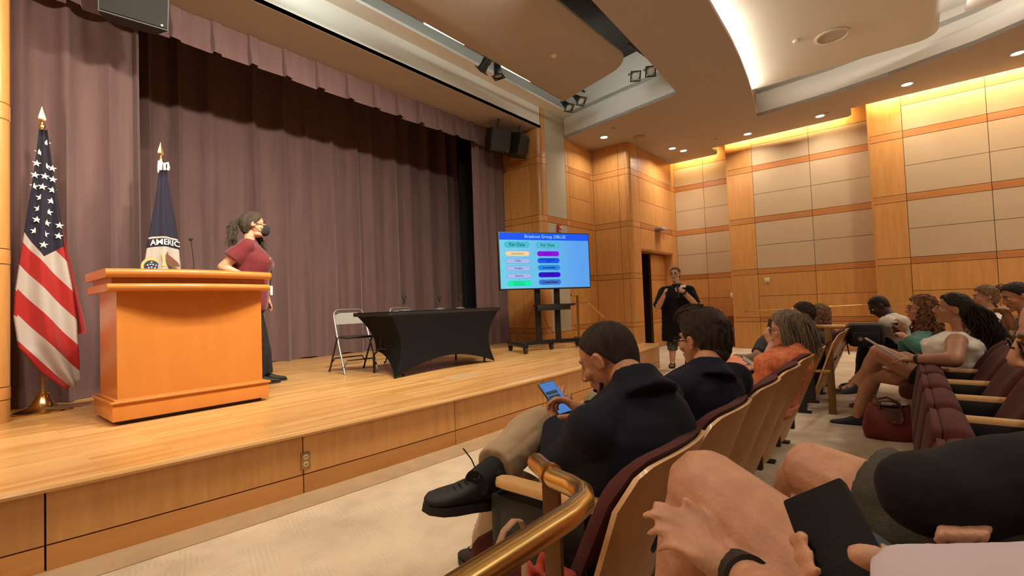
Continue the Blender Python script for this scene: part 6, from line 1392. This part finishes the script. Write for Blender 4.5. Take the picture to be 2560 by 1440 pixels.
pw, Rh, PP = human('bearded man in a dark grey T-shirt and grey shorts at the right edge, arms folded', P, 'pink', g=(1.1, 1.15), belly=.05, head_s=1.0, face=(-.10, .97, -.22), voxel=.0055, cvox=.009, armk=1.1, legk=1.05, facebits=True, extra_body=tips13,
    top=dict(m=mat('charcoal_jersey', (.016, .0155, .017), .95, sheen=.03, spec=.2, var=.1, vscale=120), e=.018, sleeve=1.86, flare=.01, t0=-.12, t1=.97, w=.006, fr=18), bottom=dict(name='shorts', m=mat('olive_grey_canvas', (.065, .060, .045), .9, bump=.3, bscale=250, var=.15, vscale=90), leg=.62, e=.024, flare=.014, w=.008, fr=20, t1=.05),
    shoes=dict(m=mat('blue_trainer', (.022, .035, .055), .8), sole=M_shoes2, sock=M_wh, sockh=.14), hcfg=dict(fL=toe, uL=(-.5, -.1, .9), fR=(0, 1, 0), dR=A(2450, 1330, .78) - P['wR'], bR=(-.2, .3, .9), cR=(12, 16, 18, 20), hs=.75, dL=(.8, .1, -.2)), brow=mat('brow_grey', (.25, .2, .15), .8))
bdm = MB().ell((0, .055, -.10), (.050, .040, .045)).ell((0, .086, -.050), (.030, .014, .014)).tube([(-.066, -.0, -.03), (-.060, .03, -.075), (-.04, .06, -.11), (0, .078, -.125), (.04, .06, -.11), (.060, .03, -.075), (.066, .0, -.03)], .019, 8); bdm.xf(m4(Rh, PP['hd'])); rm('beard', bdm, .006, hair_mat('ginger_grey', (.20, .11, .07), (.42, .28, .19)), pw, smooth=2, disp=wrinkle(.002, 160, 3))
glasses(pw, Rh, PP['hd'], 1.0, M_frame)

# 14 --- person in the foreground: bare knee, hands, phone, pale sleeve
pel = V((.66, -.34, .52)); nk = V((.62, -.50, 1.0)); hd = nk + V((0, .02, .18))
P = dict(pel=pel, nk=nk, hd=hd, sL=nk + V((-.19, .02, -.06)), sR=nk + V((.19, .04, -.06)))
P['hL'] = V((.58, -.16, .60)); P['hR'] = V((.74, -.30, .52))
P['kL'] = A(1768, 1225, .84); P['aL'] = A(1680, 1640, .86); P['hL'] = A(2230, 1640, .60); P['kR'] = V((.86, .14, .52)); P['aR'] = V((.88, .2, .1))
P['wL'] = A(1840, 1432, .70); P['eL'] = A(2120, 1640, .45); P['wR'] = A(2290, 1470, .565); P['eR'] = A(2620, 1520, .42)
P['sL'] = A(2120, 1640, .45) + V((-.06, -.22, .12)); P['sR'] = P['eR'] + V((.02, -.20, .16)); P['nk'] = lerp(P['sL'], P['sR'], .5) + V((0, -.06, .08)); P['hd'] = P['nk'] + V((0, -.0, .18)); P['pel'] = P['nk'] + V((.04, .04, -.48))
def grip14(b):
    ch_ = [(2290, 1445, .52, .021), (2245, 1425, .50, .018), (2200, 1405, .485, .0145), (2168, 1392, .478, .013), (2142, 1386, .478, .0115)]
    for (x0, y0, d0, r0), (x1, y1, d1, r1) in zip(ch_, ch_[1:]): b.caps(A(x0, y0, d0), A(x1, y1, d1), r0, r1, 12)
    for i in range(3):
        b.caps(A(2050 + 16 * i, 1385 + 46 * i, .62 - .020 * i), A(1982 + 16 * i, 1350 + 44 * i, .590 - .020 * i), .0080, .0075, 10); b.caps(A(1982 + 16 * i, 1350 + 44 * i, .590 - .020 * i), A(2008 + 16 * i, 1340 + 44 * i, .556 - .020 * i), .0075, .0070, 10)
hc = dict(fL=(0, 1, -.2), fR=(0, 1, 0), dL=A(1700, 1322, .72) - P['wL'], bL=(-.35, -.3, .9), cL=(16, 24, 30, 34), tL=(.55, .9, .1), dR=A(2110, 1400, .66) - P['wR'], bR=(.35, -.2, -.9), cR=(4, 5, 6, 6), tR=(.15, .95, -.2), tcR=4, hs=.9)
pw, Rh, PP = human('person in the foreground with a raised bare knee, blue shorts and pale lilac sleeve', P, 'pink', g=(1.0, 1.0), voxel=.0055, cvox=.008, armk=1.0, legk=1.18, facebits=True, face=(0, 1, 0), latP=(.93, -.37, 0), extra_body=grip14,
    top=dict(name='shirt', m=mat('lilac_shirt', (.60, .54, .60), .9), e=.020, sleeve=.72, flare=.02, t0=-.1), bottom=dict(name='shorts', m=mat('blue_grey_denim', (.045, .075, .10), .9, bump=.3, bscale=300), leg=.30, e=.016, flare=.008, t1=.1), shoes=dict(m=M_shoeb), hcfg=hc)
add('hair', hair_mesh(Rh, PP['hd'], 1.0, LINE_M, .014, 101), H_dkbr, pw)
wq, eq = PP['wL'], PP['eL']; add('wrist_strap', MB().tube([lerp(wq, eq, .03), lerp(wq, eq, .18)], [.0345, .036], 18), mat('strap_black', (.012, .012, .012), .6), pw)
cs = [A(2003, 1290, .60), A(2092, 1255, .58), A(2195, 1455, .49), A(2095, 1475, .51)]
devwall('phone_wallet', 'black folding phone case held in the foreground', 'phone', (cs[0] + cs[1] + cs[2] + cs[3]) / 4, cs[1] - cs[0], (cs[0] + cs[1]) - (cs[2] + cs[3]), .078, .15, .016, mat('case_leather', (.005, .005, .005), .7, spec=.25, bump=.2, bscale=300))

# ------------------------------------------------------------------ bags
bg = thing('handbag', 'dark red handbag with brown flap on the floor beside the trainers', 'bag', (4.93, .13, 0)); bg.rotation_euler = (0, 0, math.radians(-80))
M_leath = mat('red_nylon', (.17, .022, .015), .6, bump=.25, bscale=18, var=.1, vscale=5); b_ = MB(); rings = []
for z, a, b in ((0, .16, .085), (.012, .175, .10), (.08, .185, .10), (.18, .165, .075), (.25, .135, .045), (.262, .13, .035)):
    rings.append([(a * math.copysign(abs(math.cos(t)) ** .6, math.cos(t)), b * math.copysign(abs(math.sin(t)) ** .7, math.sin(t)) + .006 * math.sin(5 * t), z + (.02 * math.cos(2 * t) if z > .2 else 0)) for t in [2 * PI * k / 32 for k in range(32)]])
b_.loft(rings); add('bag_body', b_, M_leath, bg, ang=80)
M_flap = mat('brown_leather', (.11, .045, .025), .5, bump=.15, bscale=120)
add('opening', MB().prism([(.118 * math.cos(a), .030 * math.sin(a)) for a in [2 * PI * k / 20 for k in range(20)]], .262, .268), mat('bag_lining', (.04, .015, .01), .9), bg, smooth=False)
add('flap', MB().extrude_poly([(.02 - .05, -.062, .25), (.02 + .05, -.062, .25), (.02 + .055, -.094, .17), (.02 + .03, -.10, .14), (.02 - .03, -.10, .14), (.02 - .055, -.094, .17)], (0, -.006, 0)), M_flap, bg, smooth=False)
add('snap', MB().ell((.02, -.106, .16), .006), M_brass, bg)
for sy in (-1, 1): add('handle', MB().tube([(-.07, sy * .045, .24), (-.06, sy * .05 + .02, .30), (.0, sy * .03 + .05 * sy, .315), (.06, sy * .05, .29), (.07, sy * .045, .24)], .008, 8), M_flap, bg)
add('papers', MB().box((-.05, -.015, .262), (.02, -.005, .285)), M_white, bg, smooth=False)
tp = ATZ(1312, 1345, .60); tg = thing('tote_bag', 'tote bag with tan handles and a red scarf beside the first front row seat', 'bag', (tp.x, tp.y, 0)); b_ = MB()
b_.loft([[(a * math.copysign(abs(math.cos(t)) ** .5, math.cos(t)), b * math.copysign(abs(math.sin(t)) ** .5, math.sin(t)), z) for t in [2 * PI * k / 24 for k in range(24)]] for z, a, b in ((0, .15, .09), (.02, .16, .10), (.3, .155, .085), (.46, .14, .06), (.47, .13, .05))])
add('bag_body', b_, mat('dark_brown_canvas', (.05, .018, .012), .85, bump=.3, bscale=40), tg, ang=70)
for sy in (-1, 1): add('handle', MB().tube([(-.06, sy * .05, .44), (-.07, sy * .05, .52), (-.06, sy * .045, .58), (-.035, sy * .04, .62), (0, sy * .035, .635), (.035, sy * .04, .62), (.058, sy * .045, .58), (.066, sy * .05, .52), (.06, sy * .05, .44)], .010, 8, flat=.45), mat('tan_webbing', (.42, .25, .14), .8), tg)
sf = MB(); rnd = random.Random(3)
for k in range(5):
    x = -.05 + .028 * k; sf.tube([(x, .02, .40), (x + .01, -.03, .52 + .03 * (k % 2)), (x + .02, -.085, .50), (x + .03, -.12, .36), (x + .028 + rnd.uniform(-.01, .01), -.125, .18), (x + .03, -.12, .08 + .05 * rnd.random())], [.018, .020, .022, .022, .020, .014], 8, flat=.6)
o = rm('scarf', sf, .008, mat('red_scarf', (.42, .045, .022), .85, sheen=.3), tg, disp=wrinkle(.003, 60, 2))
